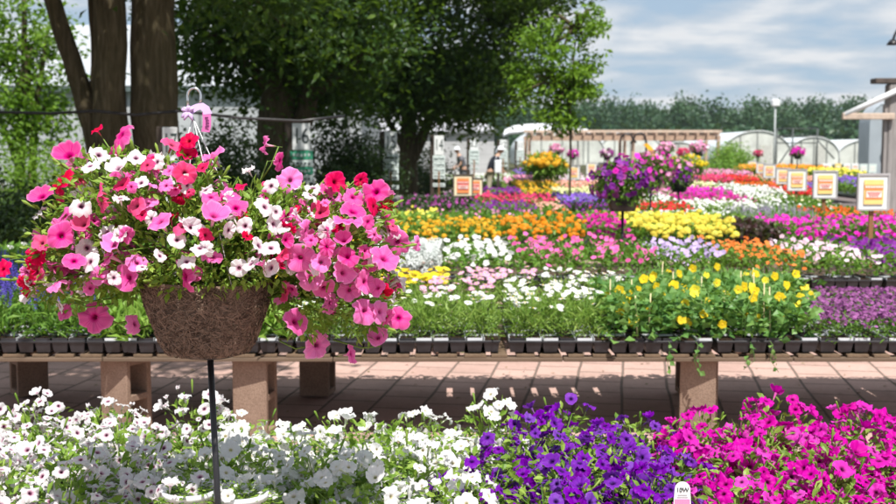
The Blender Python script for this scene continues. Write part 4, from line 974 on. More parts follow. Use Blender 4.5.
bed(822, 860, 20, 21.6, .12, 'disc', 'gold', 'low gold bed along the path by the right shed', dens=80, fr=.03, ldens=500, ls=.08, ztop=.3)

bed(440, 478, 30, 33, .3, 'disc', 'palepink', 'low pale pink bed behind the aisle sign reading 14', 'fresh', dens=60, fr=.05, ldens=500, ls=.1, ztop=.0)
bed(440, 512, 48, 52, .4, 'disc', 'white', 'pale green bed far behind the two people', 'fresh', dens=60, fr=.06, ldens=350, ls=.15, ztop=.0)
bed(505, 530, 40, 44, .4, 'disc', 'pink', 'low pink bed right of the person in the white hat', 'fresh', dens=90, fr=.06, ldens=350, ls=.12, ztop=.0)
def tall_plant(px, py, Y, w, h, fmk, fmk2, label):
    s = F / Y; p = at(px, py, Y); t = thing('tall_flower_plant', label, 'flowering plant', (p.x, Y, 0))
    mb = MB(); W = w / s; H = h / s; z = p.z
    n = 1500; L = randdir(n) * np.array([W / 2, .5, H / 2]) * (rng.random(n) ** .4)[:, None] + np.array([0, 0, z]); mb.scatter(LEAF_N, L, dirframes(randdir(n), .8), rng.uniform(.12, .22, n))
    for k in range(8): mb.tube([(rng.uniform(-.1, .1) * W, 0, .5), (rng.uniform(-.4, .4) * W, 0, z)], .012, 4)
    link('foliage', mb.mesh('tall_foliage', LEAF['fresh']), t)
    bm = MB(); n = 60; d = randdir(n, -.1); d[:, 1] = -np.abs(d[:, 1]); L = d * np.array([W / 2, .55, H / 2]) * rng.uniform(.8, 1.1, n)[:, None] + np.array([0, 0, z + H * .1]); multi_scatter(bm, POM, L, frames(d + np.array([[0, -.5, .5]])), rng.uniform(.035, .06, n)); o = link('blossoms', bm.mesh('tall_blossoms', FM[fmk]), t); o['kind'] = 'stuff'
    mb = MB(); mb.lathe([(0, .5), (.2, .5), (.28, .75), (.26, .75), (.0, .72)], 14); link('pot', mb.mesh('plant_pot', BLACKP), t)
tall_plant(545, 167, 24.2, 42, 23, 'gold', 'orange', 'tall leafy clump with orange and yellow blooms under the left half of the pergola')
tall_plant(684, 167, 34, 44, 20, 'yellow', 'orange', 'tall yellow flowered clump beneath the two largest pink hanging baskets')

# hanging baskets on poles
def pole_basket(px, py, Y, w, hh, cols, label, pole_label, big=False):
    p = at(px, py, Y); s = F / Y; W = w / s; H = hh / s
    t = thing('hanging_basket', label, 'hanging basket', (p.x, Y, p.z), 0, 'flower baskets raised on poles')
    mb = MB(); mb.lathe([(0, -H * .5), (W * .2, -H * .5), (W * .27, -H * .25), (W * .3, -H * .1), (W * .27, -H * .1), (0, -H * .14)], 18); link('pot', mb.mesh('basket_pot', BLACKP), t)
    n = 1400 if big else 350; fb = MB(); L = randdir(n) * np.array([W / 2, W / 2, H / 2]) * (rng.random(n) ** .35)[:, None] * rng.uniform(.8, 1.15, n)[:, None]; L[:, 2] += H * .08
    fb.scatter(LEAF_M, L, dirframes(randdir(n), .8), W * rng.uniform(.07, .13, n) * (1 if big else 1.6)); link('foliage', fb.mesh('basket_foliage', LEAF['green']), t)
    for c, nf, sh in cols:
        bm = MB(); d = randdir(nf, -.5); L = d * np.array([W / 2, W / 2, H / 2]) * rng.uniform(.92, 1.18, nf)[:, None]; L[:, 2] += H * .08
        if sh: L[:, 0] += sh * W * np.abs(rng.normal(0, .3, nf)); L[:, 2] += .12 * H
        multi_scatter(bm, DISC, L, frames(d + rng.normal(0, .3, d.shape)), (.033 if big else W * .11) * rng.uniform(.8, 1.2, nf)); o = link('blossoms', bm.mesh('basket_blossoms', FM[c]), t); o['kind'] = 'stuff'
    q = MB(); q.tube([(0, 0, 0), (0, 0, p.z - H * .5)], .014 if big else .02, 8); q.lathe([(0, 0), (.12, 0), (.12, .01), (0, .012)], 12, c=(0, 0, 0)); o = link('basket_pole', q.mesh('basket_pole', BLACKM), None, (p.x, Y, 0)); tag(o, pole_label, 'pole', 'black poles carrying baskets')
pole_basket(623, 188, 10.75, 62, 46, [('purple', 110, 0), ('magenta', 38, .25), ('plum', 40, 0)], 'large basket of purple petunias above the yellow marigolds', 'black pole under the large purple petunia basket', True)
pole_basket(651, 172, 15.4, 44, 34, [('magenta', 110, 0), ('pink', 40, 0)], 'magenta basket partly hidden behind the large purple basket', 'black pole under the magenta basket behind the large purple basket', True)
pole_basket(679, 177, 17.8, 34, 30, [('purple', 70, 0), ('pink', 60, 0)], 'purple pink basket right of the magenta basket', 'black pole under the purple pink basket', True)
for px, py, w, c, lb in ((666, 150, 17, 'pink', 'round pink basket under the right half of the pergola'), (699, 149.5, 17, 'pink', 'round pink and white basket near the right end of the pergola'), (683, 154, 12, 'rose', 'small red pink basket between the two largest pink baskets'), (607, 155, 13, 'plum', 'small mauve basket left of the black shepherd hooks'), (758, 154, 9, 'rose', 'tiny dusky pink basket before the largest hoop greenhouse'), (797.5, 153.5, 14, 'magenta', 'bright pink basket before the dark metal frame'), (556, 151, 14, 'pink', 'pink basket above the tall orange flowers'), (573, 155, 11, 'magenta', 'small magenta basket left of the young tree stem')):
    pole_basket(px, py, 36, w, w * .8, [(c, 70, 0), ('palepink', 12, 0)], lb, 'thin pole under the ' + lb.replace('round ', '').replace('tiny ', ''))
def shepherd(px, py, Y, label, mir=1):
    p = at(px, py, Y); q = MB(); H = p.z; m = mir
    q.tube([(0, 0, 0), (0, 0, H + .1), (m * .02, 0, H + .25), (m * .12, 0, H + .33), (m * .25, 0, H + .3), (m * .3, 0, H + .18), (m * .24, 0, H + .1)], .022, 8); q.tube([(0, 0, .9), (m * .2, 0, .95), (m * .24, 0, 1.05)], .016, 6)
    o = link('shepherd_hook', q.mesh('shepherd_hook', BLACKM), None, (p.x, Y, 0)); tag(o, label, 'plant hook', 'black shepherd hooks')
shepherd(620, 148, 26, 'black shepherd hook with a curled arm above the large purple basket', 1); shepherd(646, 147, 27, 'black shepherd hook beside the yellow sash', -1)
p = at(649, 154, 26.8); mb = MB(); n = 8
V = []; 
for k in range(n + 1):
    u = k / n; V += [(-.14 + .34 * u, .02 * math.sin(u * 9), .22 - .42 * u + .03 * math.sin(u * 6)), (-.05 + .36 * u, .03 + .02 * math.sin(u * 9), .26 - .40 * u + .03 * math.sin(u * 5))]
mb.add(V, np.array([(2 * k, 2 * k + 1, 2 * k + 3, 2 * k + 2) for k in range(n)]), smooth=True); mb.add(np.array(V) + [0, .02, 0], np.array([(2 * k, 2 * k + 2, 2 * k + 3, 2 * k + 1) for k in range(n)]), smooth=True)
o = link('yellow_sash', mb.mesh('yellow_sash', FM['gold']), None, p); tag(o, 'yellow orange sash draped from the right shepherd hook', 'sash')

# cable
mb = MB(); pts = [at(px, py, 13.2) for px, py in ((-60, 107), (0, 112), (50, 113.5), (95, 111), (135, 115), (180, 111), (240, 118), (300, 121), (345, 116))]
mb.tube(pts, .017, 8); o = link('cable', mb.mesh('cable', BLACKM)); tag(o, 'black hose strung across the left, in front of the triple trunk', 'hose')
# low stone planter under tree
p = at(415, 205, 21); mb = MB(); mb.box((0, 0, .35), (1.7, .1, .7), bev=.01); mb.box((0, .5, .35), (.1, .8, .68), bev=.01); o = link('planter_wall', mb.mesh('planter_wall', simple('grey_boards', (.26, .25, .25), .8, .2, 5)), None, (p.x, 21.2, 0)); tag(o, 'low grey board wall at the foot of the forked tree', 'low wall')

# ------------------------------------------------------------------ people
SKIN = simple('skin', (.50, .30, .21), .55, .08, 20); 
def skin_fig(name, verts, edges, rad, mat, parent=None, sub=1):
    me = bpy.data.meshes.new(name); me.from_pydata(verts, edges, []); me.materials.append(mat); o = link(name, me, parent)
    sk = o.modifiers.new('skin', 'SKIN'); 
    for v, r in zip(me.skin_vertices[0].data, rad): v.radius = (r, r) if not isinstance(r, tuple) else r
    me.skin_vertices[0].data[0].use_root = True
    o.modifiers.new('sub', 'SUBSURF').levels = sub; o.modifiers['sub'].render_levels = sub
    dg = bpy.context.evaluated_depsgraph_get(); bpy.context.view_layer.update(); m2 = bpy.data.meshes.new_from_object(o.evaluated_get(dg)); o.modifiers.clear(); o.data = m2
    for pl in m2.polygons: pl.use_smooth = True
    m2.materials.clear(); m2.materials.append(mat); return o
def person(loc, rz, label, shirt, trousers, hatc, lean=.16, bend=.9):
    t = thing('person', label, 'person', loc, rz)
    L = lean
    V = [(0, 0, .84), (L * .5, 0, 1.0), (L, 0, 1.2), (L * 1.35, 0, 1.31), (L * 1.6, 0, 1.40), (L * 1.85, 0, 1.50)]; E = [(0, 1), (1, 2), (2, 3), (3, 4), (4, 5)]; Rr = [.14, .13, .15, .09, .055, .06]
    # legs
    for sgn, st in ((1, .06), (-1, -.08)):
        b = len(V); V += [(0, sgn * .09, .78), (st * .5 + .02, sgn * .10, .44), (st, sgn * .10, .08), (st + .13, sgn * .11, .035)]; E += [(0, b), (b, b + 1), (b + 1, b + 2), (b + 2, b + 3)]; Rr += [.095, .062, .042, .035]
    for sgn in (1, -1):
        b = len(V); x = L * 1.15
        V += [(x, sgn * .19, 1.28), (x + .02, sgn * .25, 1.03), (x + .2, sgn * .2, .86), (x + .27, sgn * .19, .83)]; E += [(3, b), (b, b + 1), (b + 1, b + 2), (b + 2, b + 3)]; Rr += [.055, .043, .03, .028]
        for f in range(5):
            a = (f - 2) * .014; l = [.045, .07, .078, .072, .055][f]; c = len(V); V += [(x + .27 + l * .55, sgn * .19 + a + (0 if f else sgn * -.03), .82), (x + .27 + l * .9, sgn * .19 + a * 1.1 + (0 if f else sgn * -.035), .80)]; E += [(b + 3, c), (c, c + 1)]; Rr += [.009, .007]
    body = skin_fig('body', V, E, Rr, SKIN, t)
    hx, hz = L * 2.0, 1.545
    mb = MB(); nu, nv = 16, 12; HV = []
    for j in range(nv + 1):
        ph = PI * j / nv
        for k in range(nu):
            th = 2 * PI * k / nu; x, y, z = math.sin(ph) * math.cos(th) * .095, math.sin(ph) * math.sin(th) * .075, math.cos(ph) * .118
            if z < -.02: x *= .9; y *= .82
            if abs(th) < .3 or abs(th - 2 * PI) < .3:
                if -.035 < z < .02: x += .022
                if -.07 < z < -.045: x += .008
            HV.append((x + hx, y, z + hz))
    mb.add(HV, np.array([(j * nu + k, j * nu + (k + 1) % nu, (j + 1) * nu + (k + 1) % nu, (j + 1) * nu + k) for j in range(nv) for k in range(nu)]), smooth=True)
    for sg in (1, -1): mb.box((hx - .005, sg * .078, hz - .005), (.035, .018, .055), bev=.008); mb.box((hx + .085, sg * .03, hz + .012), (.012, .026, .012), 1)
    mb.box((hx + .09, 0, hz - .06), (.012, .045, .01), 2)
    link('head', mb.mesh('head', [SKIN, simple('eye_dark', (.03, .02, .02), .3), simple('lips', (.45, .16, .14), .5)]), body)
    Rs = [.165, .17, .175, .12]; sh = skin_fig('shirt', [(L * .1, 0, .80), (L * .5, 0, 1.0), (L, 0, 1.22), (L * 1.3, 0, 1.32)] + [(L * 1.15, .2, 1.28), (L * 1.15 + .01, .25, 1.12), (L * 1.15, -.2, 1.28), (L * 1.15 + .01, -.25, 1.12)], [(0, 1), (1, 2), (2, 3), (2, 4), (4, 5), (2, 6), (6, 7)], Rs + [.075, .07, .075, .07], shirt, t)
    skin_fig('trousers', [(0, 0, .86), (.0, .09, .76), (.05, .10, .44), (.06, .10, .1), (0, -.09, .76), (-.02, -.10, .44), (-.08, -.10, .1)], [(0, 1), (1, 2), (2, 3), (0, 4), (4, 5), (5, 6)], [.17, .12, .085, .07, .12, .085, .07], trousers, t)
    mb = MB(); mb.lathe([(.0, .142), (.05, .138), (.085, .115), (.102, .07), (.106, .045), (.135, .034), (.148, .022), (.146, .016), (.1, .035)], 18, c=(hx - .005, 0, hz)); link('hat', mb.mesh('hat', hatc), t)
    mb = MB()
    for st, sg in ((.09, 1), (-.05, -1)): mb.box((st + .03, sg * .105, .04), (.26, .095, .08), bev=.03)
    link('shoes', mb.mesh('shoes', simple('dark_shoes', (.06, .05, .05), .6)), t)
    return t
NAVY = simple('navy_cloth', (.018, .02, .03), .9, .2, 12); KHAKI = simple('khaki_cloth', (.42, .38, .28), .9, .12, 12); HATW = simple('white_cloth', (.72, .74, .78), .9, .06, 12); GREYC = simple('grey_cloth', (.16, .16, .18), .9, .2, 12)
ps = at(489, 195, 37); person((ps.x, 37, 0), R(15), 'person in a white hat, navy top and khaki trousers bending over the beds', NAVY, KHAKI, HATW, .2)
ps = at(464, 195, 43); person((ps.x, 43, .0), R(195), 'person in dark grey with a pale hat, mostly hidden behind the dark framed sign', GREYC, GREYC, HATW, .14)
p = at(498, 166, 36.6); mb = MB(); mb.box((0, 0, -.02), (.22, .12, .42), bev=.04, taper=.9); o = link('shopping_bag', mb.mesh('bag', simple('white_bag', (.78, .79, .82), .5, .06, 6))); o.location = p; tag(o, 'white carrier bag held by the person in the white hat', 'bag')
hb = MB(); hb.tube([(-.08, 0, .18), (-.05, 0, .32), (.05, 0, .32), (.08, 0, .18)], .008, 6); link('handle', hb.mesh('bag_handle', HATW), o)

# ------------------------------------------------------------------ foreground bed of petunias
FZ = .33
bench('low bench nearest the camera, carrying white, violet and magenta petunias', -2.1, 2.1, 2.98, 4.2, FZ)
def dome_foliage(seed, rad=.165, h=.2, n=520):
    mb = MB(); d = randdir(n, 0); d[:, 2] = np.abs(d[:, 2]); rr = rng.random(n) ** .4
    L = d * np.array([rad, rad, h]) * rr[:, None]; dd = d + rng.normal(0, .7, (n, 3)); dd[:, 2] = np.abs(dd[:, 2]) * .6
    mb.scatter(LEAF_P, L, dirframes(dd, .6), rng.uniform(.022, .042, n))
    for k in range(26):
        e = randdir(1, .1)[0] * np.array([rad, rad, h]) * rng.uniform(.7, 1.08); e[2] = abs(e[2]); mb.tube([(0, 0, 0), e * .55 + np.array([0, 0, .03]), e], [.003, .0022, .0012], 4)
    for k in range(14):   # buds
        e = randdir(1, .3)[0] * np.array([rad, rad, h]) * rng.uniform(.95, 1.1); e[2] = abs(e[2]); u = e / np.linalg.norm(e); mb.tube([e, e + u * .018, e + u * .036, e + u * .042], [.0015, .003, .0042, .001], 5, rnd=.66)
    return mb.mesh('petunia_foliage', LEAF['petunia'])
DOME = [dome_foliage(i) for i in range(6)]
mb = MB(); mb.lathe([(0, 0), (.055, 0), (.075, .10), (.08, .10), (.08, .115), (.07, .115), (.066, .1), (0, .098)], 20); BPOT = mb.mesh('black_pot', BLACKP)
mb = MB(); mb.lathe([(0, 0), (.052, 0), (.070, .125), (.076, .125), (.076, .142), (.068, .142), (.064, .12), (0, .118)], 24); WPOT = mb.mesh('white_pot', WHITEP)
PKIND = {'star': ('small white petunias with purple eyes', .0262, 80), 'white': ('large pure white petunias', .0305, 52), 'violet': ('deep violet petunias', .028, 68), 'magenta': ('hot magenta petunias', .029, 72)}
FROW = ['front', 'second', 'third', 'back']
def p_of(t): return [c for c in t.children if c.name.startswith('pot')][0]
def petunia_plant(kind, x, y, z, label, nf, rad, h, fr, pot=BPOT, front=True, potz=0):
    t = thing('petunia_plant', label, 'petunia plant', (x, y, z), 0, 'petunias in the foreground bed')
    p = link('pot', pot, t, (0, 0, potz))
    f = link('foliage', random.choice(DOME), t, (0, 0, .085 if potz == 0 else potz + .11), (0, 0, random.uniform(0, 6))); k = rad / .165; f.scale = (k, k, h / .2)
    pts = []; tries = 0
    while len(pts) < nf and tries < 4000:
        tries += 1
        d = randdir(1, 0)[0]; d[2] = abs(d[2])
        if not front and d[1] < -.15 and d[2] < .55: continue
        q = d * np.array([rad, rad, h]) * random.uniform(1.0, 1.16)
        if all(np.linalg.norm(q - o_) > fr * random.uniform(.7, 1.35) for o_ in pts):
            pts.append(q)
            nrm = Vector(d) + Vector((random.gauss(0, .42), random.gauss(0, .42) - .18, random.gauss(.22, .35))); nrm.normalize()
            o = link('flower', random.choice(PMESH[kind]), t, Vector(q) + Vector((0, 0, .085 if potz == 0 else potz + .11)))
            o.rotation_euler = (nrm.to_track_quat('Z', 'Y') @ Matrix.Rotation(random.uniform(0, 6), 3, 'Z').to_quaternion()).to_euler()
            s_ = fr * random.uniform(.72, 1.16); o.scale = (s_ * random.uniform(.8, 1.05), s_, s_ * random.uniform(.7, 1.5)) if random.random() > .1 else (s_ * .35, s_ * .4, s_ * 1.2)
    return t
fc = {}
for r in range(4):
    y = 3.16 + r * .275; nx = 15; n = 0
    for i in range(nx):
        x = -1.88 + i * .268 + (.13 if r % 2 else 0) + random.uniform(-.03, .03)
        if abs(x) > 448 / F * y + .25: continue
        yy = y + random.uniform(-.03, .03); px = 448 + x / yy * F + random.uniform(-14, 14)
        kind = 'star' if px < 205 else 'white' if px < 478 else 'violet' if px < 672 else 'magenta'
        key = (kind, r); fc[key] = fc.get(key, 0) + 1
        nm, fr, nf = PKIND[kind]
        lab = f"{nm}, {ORD[fc[key] - 1]} from left in their {FROW[r]} row"
        h = random.uniform(.17, .235) * (1.12 if kind in ('magenta', 'star') and r == 3 else 1)
        petunia_plant(kind, x, yy, FZ + .001, lab, nf, random.uniform(.16, .19), h, fr)
# two white tubs showing among the white petunias
for px, py, kind, lb in ((190, 488, 'star', 'white tub of small white petunias left of the basket pole at the bottom edge'), (241, 491, 'white', 'white tub of large white petunias right of the basket pole at the bottom edge')):
    pp = at(px, py, 3.02); t = petunia_plant(kind, pp.x, 3.02, FZ + .001, lb, 18, .09, .06, .023, WPOT, False, potz=pp.z - FZ - .145)
    zb = .095
    for k, (dx, tilt) in enumerate(((-.02, .4), (-.005, -.4), (.016, .0))):
        q = MB(); q.box((dx, -.0685 + abs(dx) * .12, zb), (.003, .004, .024), ry=tilt); link('letter_stroke', q.mesh('pot_lettering', INK), p_of(t))
    mb = MB(); mb.box((0, 0, (pp.z - FZ - .145) / 2), (.15, .13, pp.z - FZ - .147)); o = link('upturned_crate', mb.mesh('crate', BLACKP), None, (pp.x, 3.02, FZ + .001)); tag(o, 'black crate raising the ' + lb.split(' of ')[0] + (' left' if px < 215 else ' right') + ' of the basket pole', 'crate')
# plant label
pp = at(681, 487, 3.02); t = thing('plant_label', 'white round topped plant label with pink band among the magenta petunias', 'plant label', (pp.x, 3.0, FZ))
w = .042; n = 12; zt = pp.z - FZ
prof = [(-w * .62, 0), (-w / 2 - .004, zt - .06)] + [(-(w / 2) * math.cos(PI * k / n), zt + .0 + .021 * math.sin(PI * k / n)) for k in range(n + 1)] + [(w / 2 + .004, zt - .06), (w * .62, 0)]
m = len(prof); mb = MB(); mb.add([(x, y, z) for y in (0, .0015) for x, z in prof], [np.array([tuple(range(m)), tuple(range(2 * m - 1, m - 1, -1))]), np.array([(i, m + i, m + (i + 1) % m, (i + 1) % m) for i in range(m)])]); b = link('card', mb.mesh('card', WHITEP), t)
link('lettering', textmesh('10W', .017, INK), b, (0, -.0015, zt - .002), (PI / 2, 0, 0))
mb = MB(); mb.box((0, -.001, zt - .05), (w * .98, .0012, .045)); link('pink_band', mb.mesh('pink_band', FM['pink']), b)
mb = MB(); mb.box((0, -.001, zt - .016), (w * .6, .001, .0025)); mb.box((0, -.001, zt - .022), (w * .7, .001, .0018)); link('small_print', mb.mesh('print', simple('grey_print', (.4, .4, .42), .5)), b)

# ------------------------------------------------------------------ hero basket
HY = 2.95
bc = at(207, 322, HY); hb = thing('hanging_basket', 'large coir basket of pink, crimson and white petunias on a black pole in the foreground', 'hanging basket', (bc.x, HY, bc.z))
s = F / HY
def hz(py): return at(207, py, HY).z - bc.z
zb, zt = hz(352), hz(281)
prof = [(0, zb), (.085, zb), (.108, zb + .006), (.122, zb + .025), (.142, zb + .08), (.158, zb + .125), (.172, zt), (.176, zt + .008), (.165, zt + .006), (.15, zt - .05), (0, zt - .05)]
mb = MB(); nn = 64
PV = []
for r_, z_ in prof:
    for k in range(nn):
        th = 2 * PI * k / nn; q = r_ * (1 + .018 * math.sin(3 * th + 1) + rng.normal(0, .006)); PV.append((q * math.cos(th), q * math.sin(th), z_ + rng.normal(0, .001) + (.004 * math.sin(2 * th) if r_ > 0 else 0)))
mb.add(PV, np.array([(i * nn + k, i * nn + (k + 1) % nn, (i + 1) * nn + (k + 1) % nn, (i + 1) * nn + k) for i in range(len(prof) - 1) for k in range(nn)]), smooth=True)
def wallr(z): 
    zs = [p_[1] for p_ in prof[2:7]]; rs = [p_[0] for p_ in prof[2:7]]; return np.interp(z, zs, rs)
for k in range(4600):
    th = rng.uniform(0, 2 * PI); z = rng.uniform(zb + .004, zt); a = rng.normal(0, .8) if rng.random() < .7 else rng.uniform(0, PI); L = rng.uniform(.012, .05); cur = rng.normal(0, .5); pts = []
    for j in range(4):
        u = j / 3 - .5; aa = a + cur * u; z2 = min(max(z + math.sin(aa) * L * u, zb + .002), zt); r_ = wallr(z2) * (1 + .018 * math.sin(3 * th + 1)) + .0015 + .004 * (0.25 - u * u) + (.004 * rng.random() if j in (0, 3) and rng.random() < .2 else 0)
        t2 = th + math.cos(aa) * L * u / max(r_, .05); pts.append((r_ * math.cos(t2), r_ * math.sin(t2), z2))
    mb.tube(pts, rng.uniform(.0008, .0018), 3, rnd=rng.random(), cap=False)
link('coir_liner', mb.mesh('coir_liner', COIR), hb)
# silhouette lobes of the plant: (px,py, rx_m, ry_m, rz_m)
LOB = [((205, 243), .33, .28, .15), ((118, 195), .16, .22, .12), ((85, 245), .14, .20, .12), ((335, 245), .17, .24, .125), ((365, 295), .09, .13, .12), ((62, 280), .09, .13, .08), ((275, 215), .15, .22, .085), ((310, 300), .08, .14, .10), ((120, 275), .09, .2, .07), ((355, 215), .11, .14, .075), ((165, 185), .15, .18, .08), ((205, 272), .19, .215, .06), ((135, 272), .1, .2, .06)]
lobes = [(np.array(at(px, py, HY)) - np.array(bc), np.array((rx, ry, rz))) for (px, py), rx, ry, rz in LOB]
fb = MB()
for c, r_ in lobes:
    n = int(2300 * (r_[0] * r_[2]) / (.3 * .2)) + 150
    d = randdir(n); rad = rng.random(n) ** .3; L = c + d * r_ * rad[:, None]
    keep = ~((np.hypot(L[:, 0], L[:, 1]) < .19) & (L[:, 2] < zt - .012) | ((L[:, 2] < zt - .035 - .03 * np.abs(np.sin(L[:, 0] * 37 + 1))) & (np.abs(L[:, 0]) < .165) & (L[:, 1] < 0)))
    L = L[keep]; d = d[keep]; dd = d * .8 + rng.normal(0, .6, d.shape); dd[:, 2] += .1
    fb.scatter(LEAF_P, L, dirframes(dd, .7), rng.uniform(.016, .034, len(L)))
    for k in range(int(16 + 60 * r_[0])):   # stems and sprigs
        e = randdir(1)[0]; 
        if e[2] < -.5: continue
        e = c + e * r_ * rng.uniform(.85, 1.2); b0 = c * .55 + np.array((0, 0, .03))
        if np.hypot(e[0], e[1]) < .2 and e[2] < zt: continue
        fb.tube([b0, b0 * .4 + e * .6 + np.array((0, 0, .03)), e], [.003, .0024, .0014], 4, rnd=.2)
        n = 7; u = rng.uniform(.6, 1.02, n); LL = b0 + (e - b0) * u[:, None]; 
        fb.scatter(LEAF_P, LL, dirframes((e - b0)[None] * 2 + rng.normal(0, .25, (n, 3)), .7), rng.uniform(.014, .028, n))
        if rng.random() < .5:
            uu = (e - b0) / np.linalg.norm(e - b0); fb.tube([e, e + uu * .015, e + uu * .032, e + uu * .04], [.0016, .003, .0045, .001], 5, rnd=.66)
link('foliage', fb.mesh('basket_foliage', LEAF['petunia']), hb)
FL = """121 135 29 P;97 130 14 R;69 156 27 P;62 181 24 R;42 197 24 P;39 213 19 W;59 197 16 R;81 206 20 W;99 192 20 R;101 203 20 R;122 185 18 R;131 187 12 P;119 169 20 W;99 155 19 W;90 166 16 W;136 158 18 W;157 162 16 W;172 145 18 R;189 141 18 R;187 154 18 R;185 173 22 R;202 168 16 R;214 157 22 P;169 171 15 P;141 183 15 W;137 206 20 R;142 215 14 R;160 222 29 P;214 216 28 P;200 230 18 W;61 236 29 P;84 225 20 R;66 216 18 P;42 243 18 R;107 232 16 W;114 245 26 P;177 240 18 W;200 248 18 W;211 197 18 P;147 165 14 R;265 145 18 S;280 161 18 S;290 180 26 P;313 188 18 W;335 182 20 R;326 192 18 P;353 197 20 P;376 192 24 P;374 207 20 R;353 212 24 P;348 222 26 P;368 222 14 P;361 180 14 R;393 226 12 R;326 231 16 W;344 241 20 P;398 242 28 P;418 243 14 S;265 207 20 W;284 226 16 W;276 212 14 W;231 195 18 P;236 208 20 P;245 226 18 W;259 246 20 W;271 248 18 W;306 231 22 S;311 240 14 P;271 186 16 W;249 171 12 W;3 269 18 R;37 272 22 R;55 284 23 P;27 294 19 W;60 306 14 W;65 312 18 P;94 317 30 P;135 324 22 S;90 262 18 W;74 261 22 P;129 278 26 P;137 263 22 P;114 278 14 W;185 277 29 P;110 256 24 P;160 256 14 W;300 258 28 P;310 278 24 P;324 288 22 P;343 273 24 P;384 259 28 P;349 290 20 P;365 282 22 P;378 288 20 P;365 311 26 P;380 312 20 P;399 318 22 P;295 322 28 P;378 338 22 P;317 345 28 P"""
fl = [f.split() for f in FL.split(';')]
extra = """351 354 18 S;251 264 16 W;239 268 16 W;271 268 18 W;321 262 18 P;348 257 20 P"""
ctr = np.array((0, .05, zt + .02))
def place_flower(px, py, dia, c):
    """depth found from the plant's own lobes: the nearest lobe surface along this line of sight"""
    best = None
    for cc, r_ in lobes:
        u = (px - (448 + (cc[0] + bc.x) / HY * F)) / F * HY / r_[0]; P = np.array(at(px, py, HY)) - np.array(bc); v = (P[2] - cc[2]) / r_[2]
        q = 1 - u * u - v * v
        y = cc[1] - (math.sqrt(q) * r_[1] if q > 0 else 0)
        if q > -.6 and (best is None or y < best): best = y
    y = (best if best is not None else 0) * 1.04 - .035 + random.uniform(-.02, .02)
    W = at(px, py, HY + y); q = np.array(W) - np.array(bc)
    n = Vector((q[0] * .8, -.62, (q[2] - .06) * 1.1)) ; n += Vector((random.gauss(0, .34), random.gauss(0.04, .2), random.gauss(.16, .3)))
    if c == 'S': n = Vector((random.choice((-1, 1)) * .9 if abs(q[0]) < .2 else math.copysign(.9, q[0]), -.25, random.uniform(-.1, .4)))
    return q, n.normalized(), dia / 2 / F * (HY + y)
CN = {'P': 'pink', 'R': 'red', 'W': 'star', 'S': 'pink'}
sm = MB()
for px, py, dia, c in fl[:100]:
    q, n, rr = place_flower(float(px), float(py), float(dia), c)
    kind = CN[c]
    e_ = q - np.array(n) * rr * 1.5; g_ = e_ * np.array((.72, .45, .8)) + np.array((0, .02, .0)); sm.tube([e_, e_ * .6 + g_ * .4 + np.array((0, 0, -.012)), g_], [.0016, .002, .0026], 4)
    if c == 'W' and float(px) > 230 and random.random() < .5: kind = 'star'
    o = link('flower', random.choice(PMESH[kind]), hb, q); o.rotation_euler = (n.to_track_quat('Z', 'Y') @ Matrix.Rotation(random.uniform(0, 6), 3, 'Z').to_quaternion()).to_euler()
    k = rr * 1.15 * random.uniform(.9, 1.08); o.scale = (k * random.uniform(.88, 1.05), k, k * random.uniform(.8, 1.3))
o = link('stems', sm.mesh('flower_stems', STEM), hb); o['kind'] = 'stuff'
bf = {k: MB() for k in ('pink', 'red', 'star')}
for f in extra.split(';'):
    px, py, dia, c = f.split(); q, n, rr = place_flower(float(px), float(py), float(dia), c); nn_ = np.array([tuple(n)]); bf[CN[c]].scatter(PET[0], [q], frames(nn_), [rr * 1.24])
for i in range(135):   # smaller and half hidden blooms all over the near side
    cc, r_ = random.choice(lobes); d = randdir(1, -.55)[0]; d[1] = -abs(d[1]); q = cc + d * r_ * random.uniform(.86, 1.06)
    if q[2] < zt + .012 and abs(q[0]) < .19: continue
    kk = random.choice(('pink', 'pink', 'pink', 'red', 'star', 'star')) if q[0] < .1 else random.choice(('pink', 'pink', 'pink', 'red', 'star'))
    nr = d + rng.normal(0, .5, 3) + np.array([0, -.1, .2]); bf[kk].scatter(random.choice(PET), [q], frames(nr[None]), [[random.uniform(.019, .031), random.uniform(.013, .03), random.uniform(.022, .04)]])
for i in range(42):   # blooms filling the middle of the mound
    kk = random.choice(('star', 'star', 'pink', 'pink', 'red')); fx, fy = random.uniform(120, 330), random.uniform(185, 270)
    q, n, rr = place_flower(fx, fy, random.uniform(12, 19), 'P'); q = q + np.array((0, random.uniform(.0, .03), 0)); nr = np.array(tuple(n)) + rng.normal(0, .45, 3)
    bf[kk].scatter(random.choice(PET), [q], frames(nr[None]), [[rr * 1.2, rr * random.uniform(.7, 1.2), rr * 1.3]])
for k in bf:   # the side away from the camera and the top
    n = {'pink': 34, 'red': 16, 'star': 22}[k]
    for i in range(n):
        cc, r_ = random.choice(lobes); d = randdir(1, -.3)[0]; d[1] = abs(d[1]) * .9 + .1; q = cc + d * r_ * 1.02; bf[k].scatter(random.choice(PET), [q], frames(np.array([d + np.array([0, .2, .35])])), [random.uniform(.026, .04)])
    o = link('flowers', bf[k].mesh('rear_flowers', [PM[k], PBACK[k], STEM]), hb); o['kind'] = 'stuff'
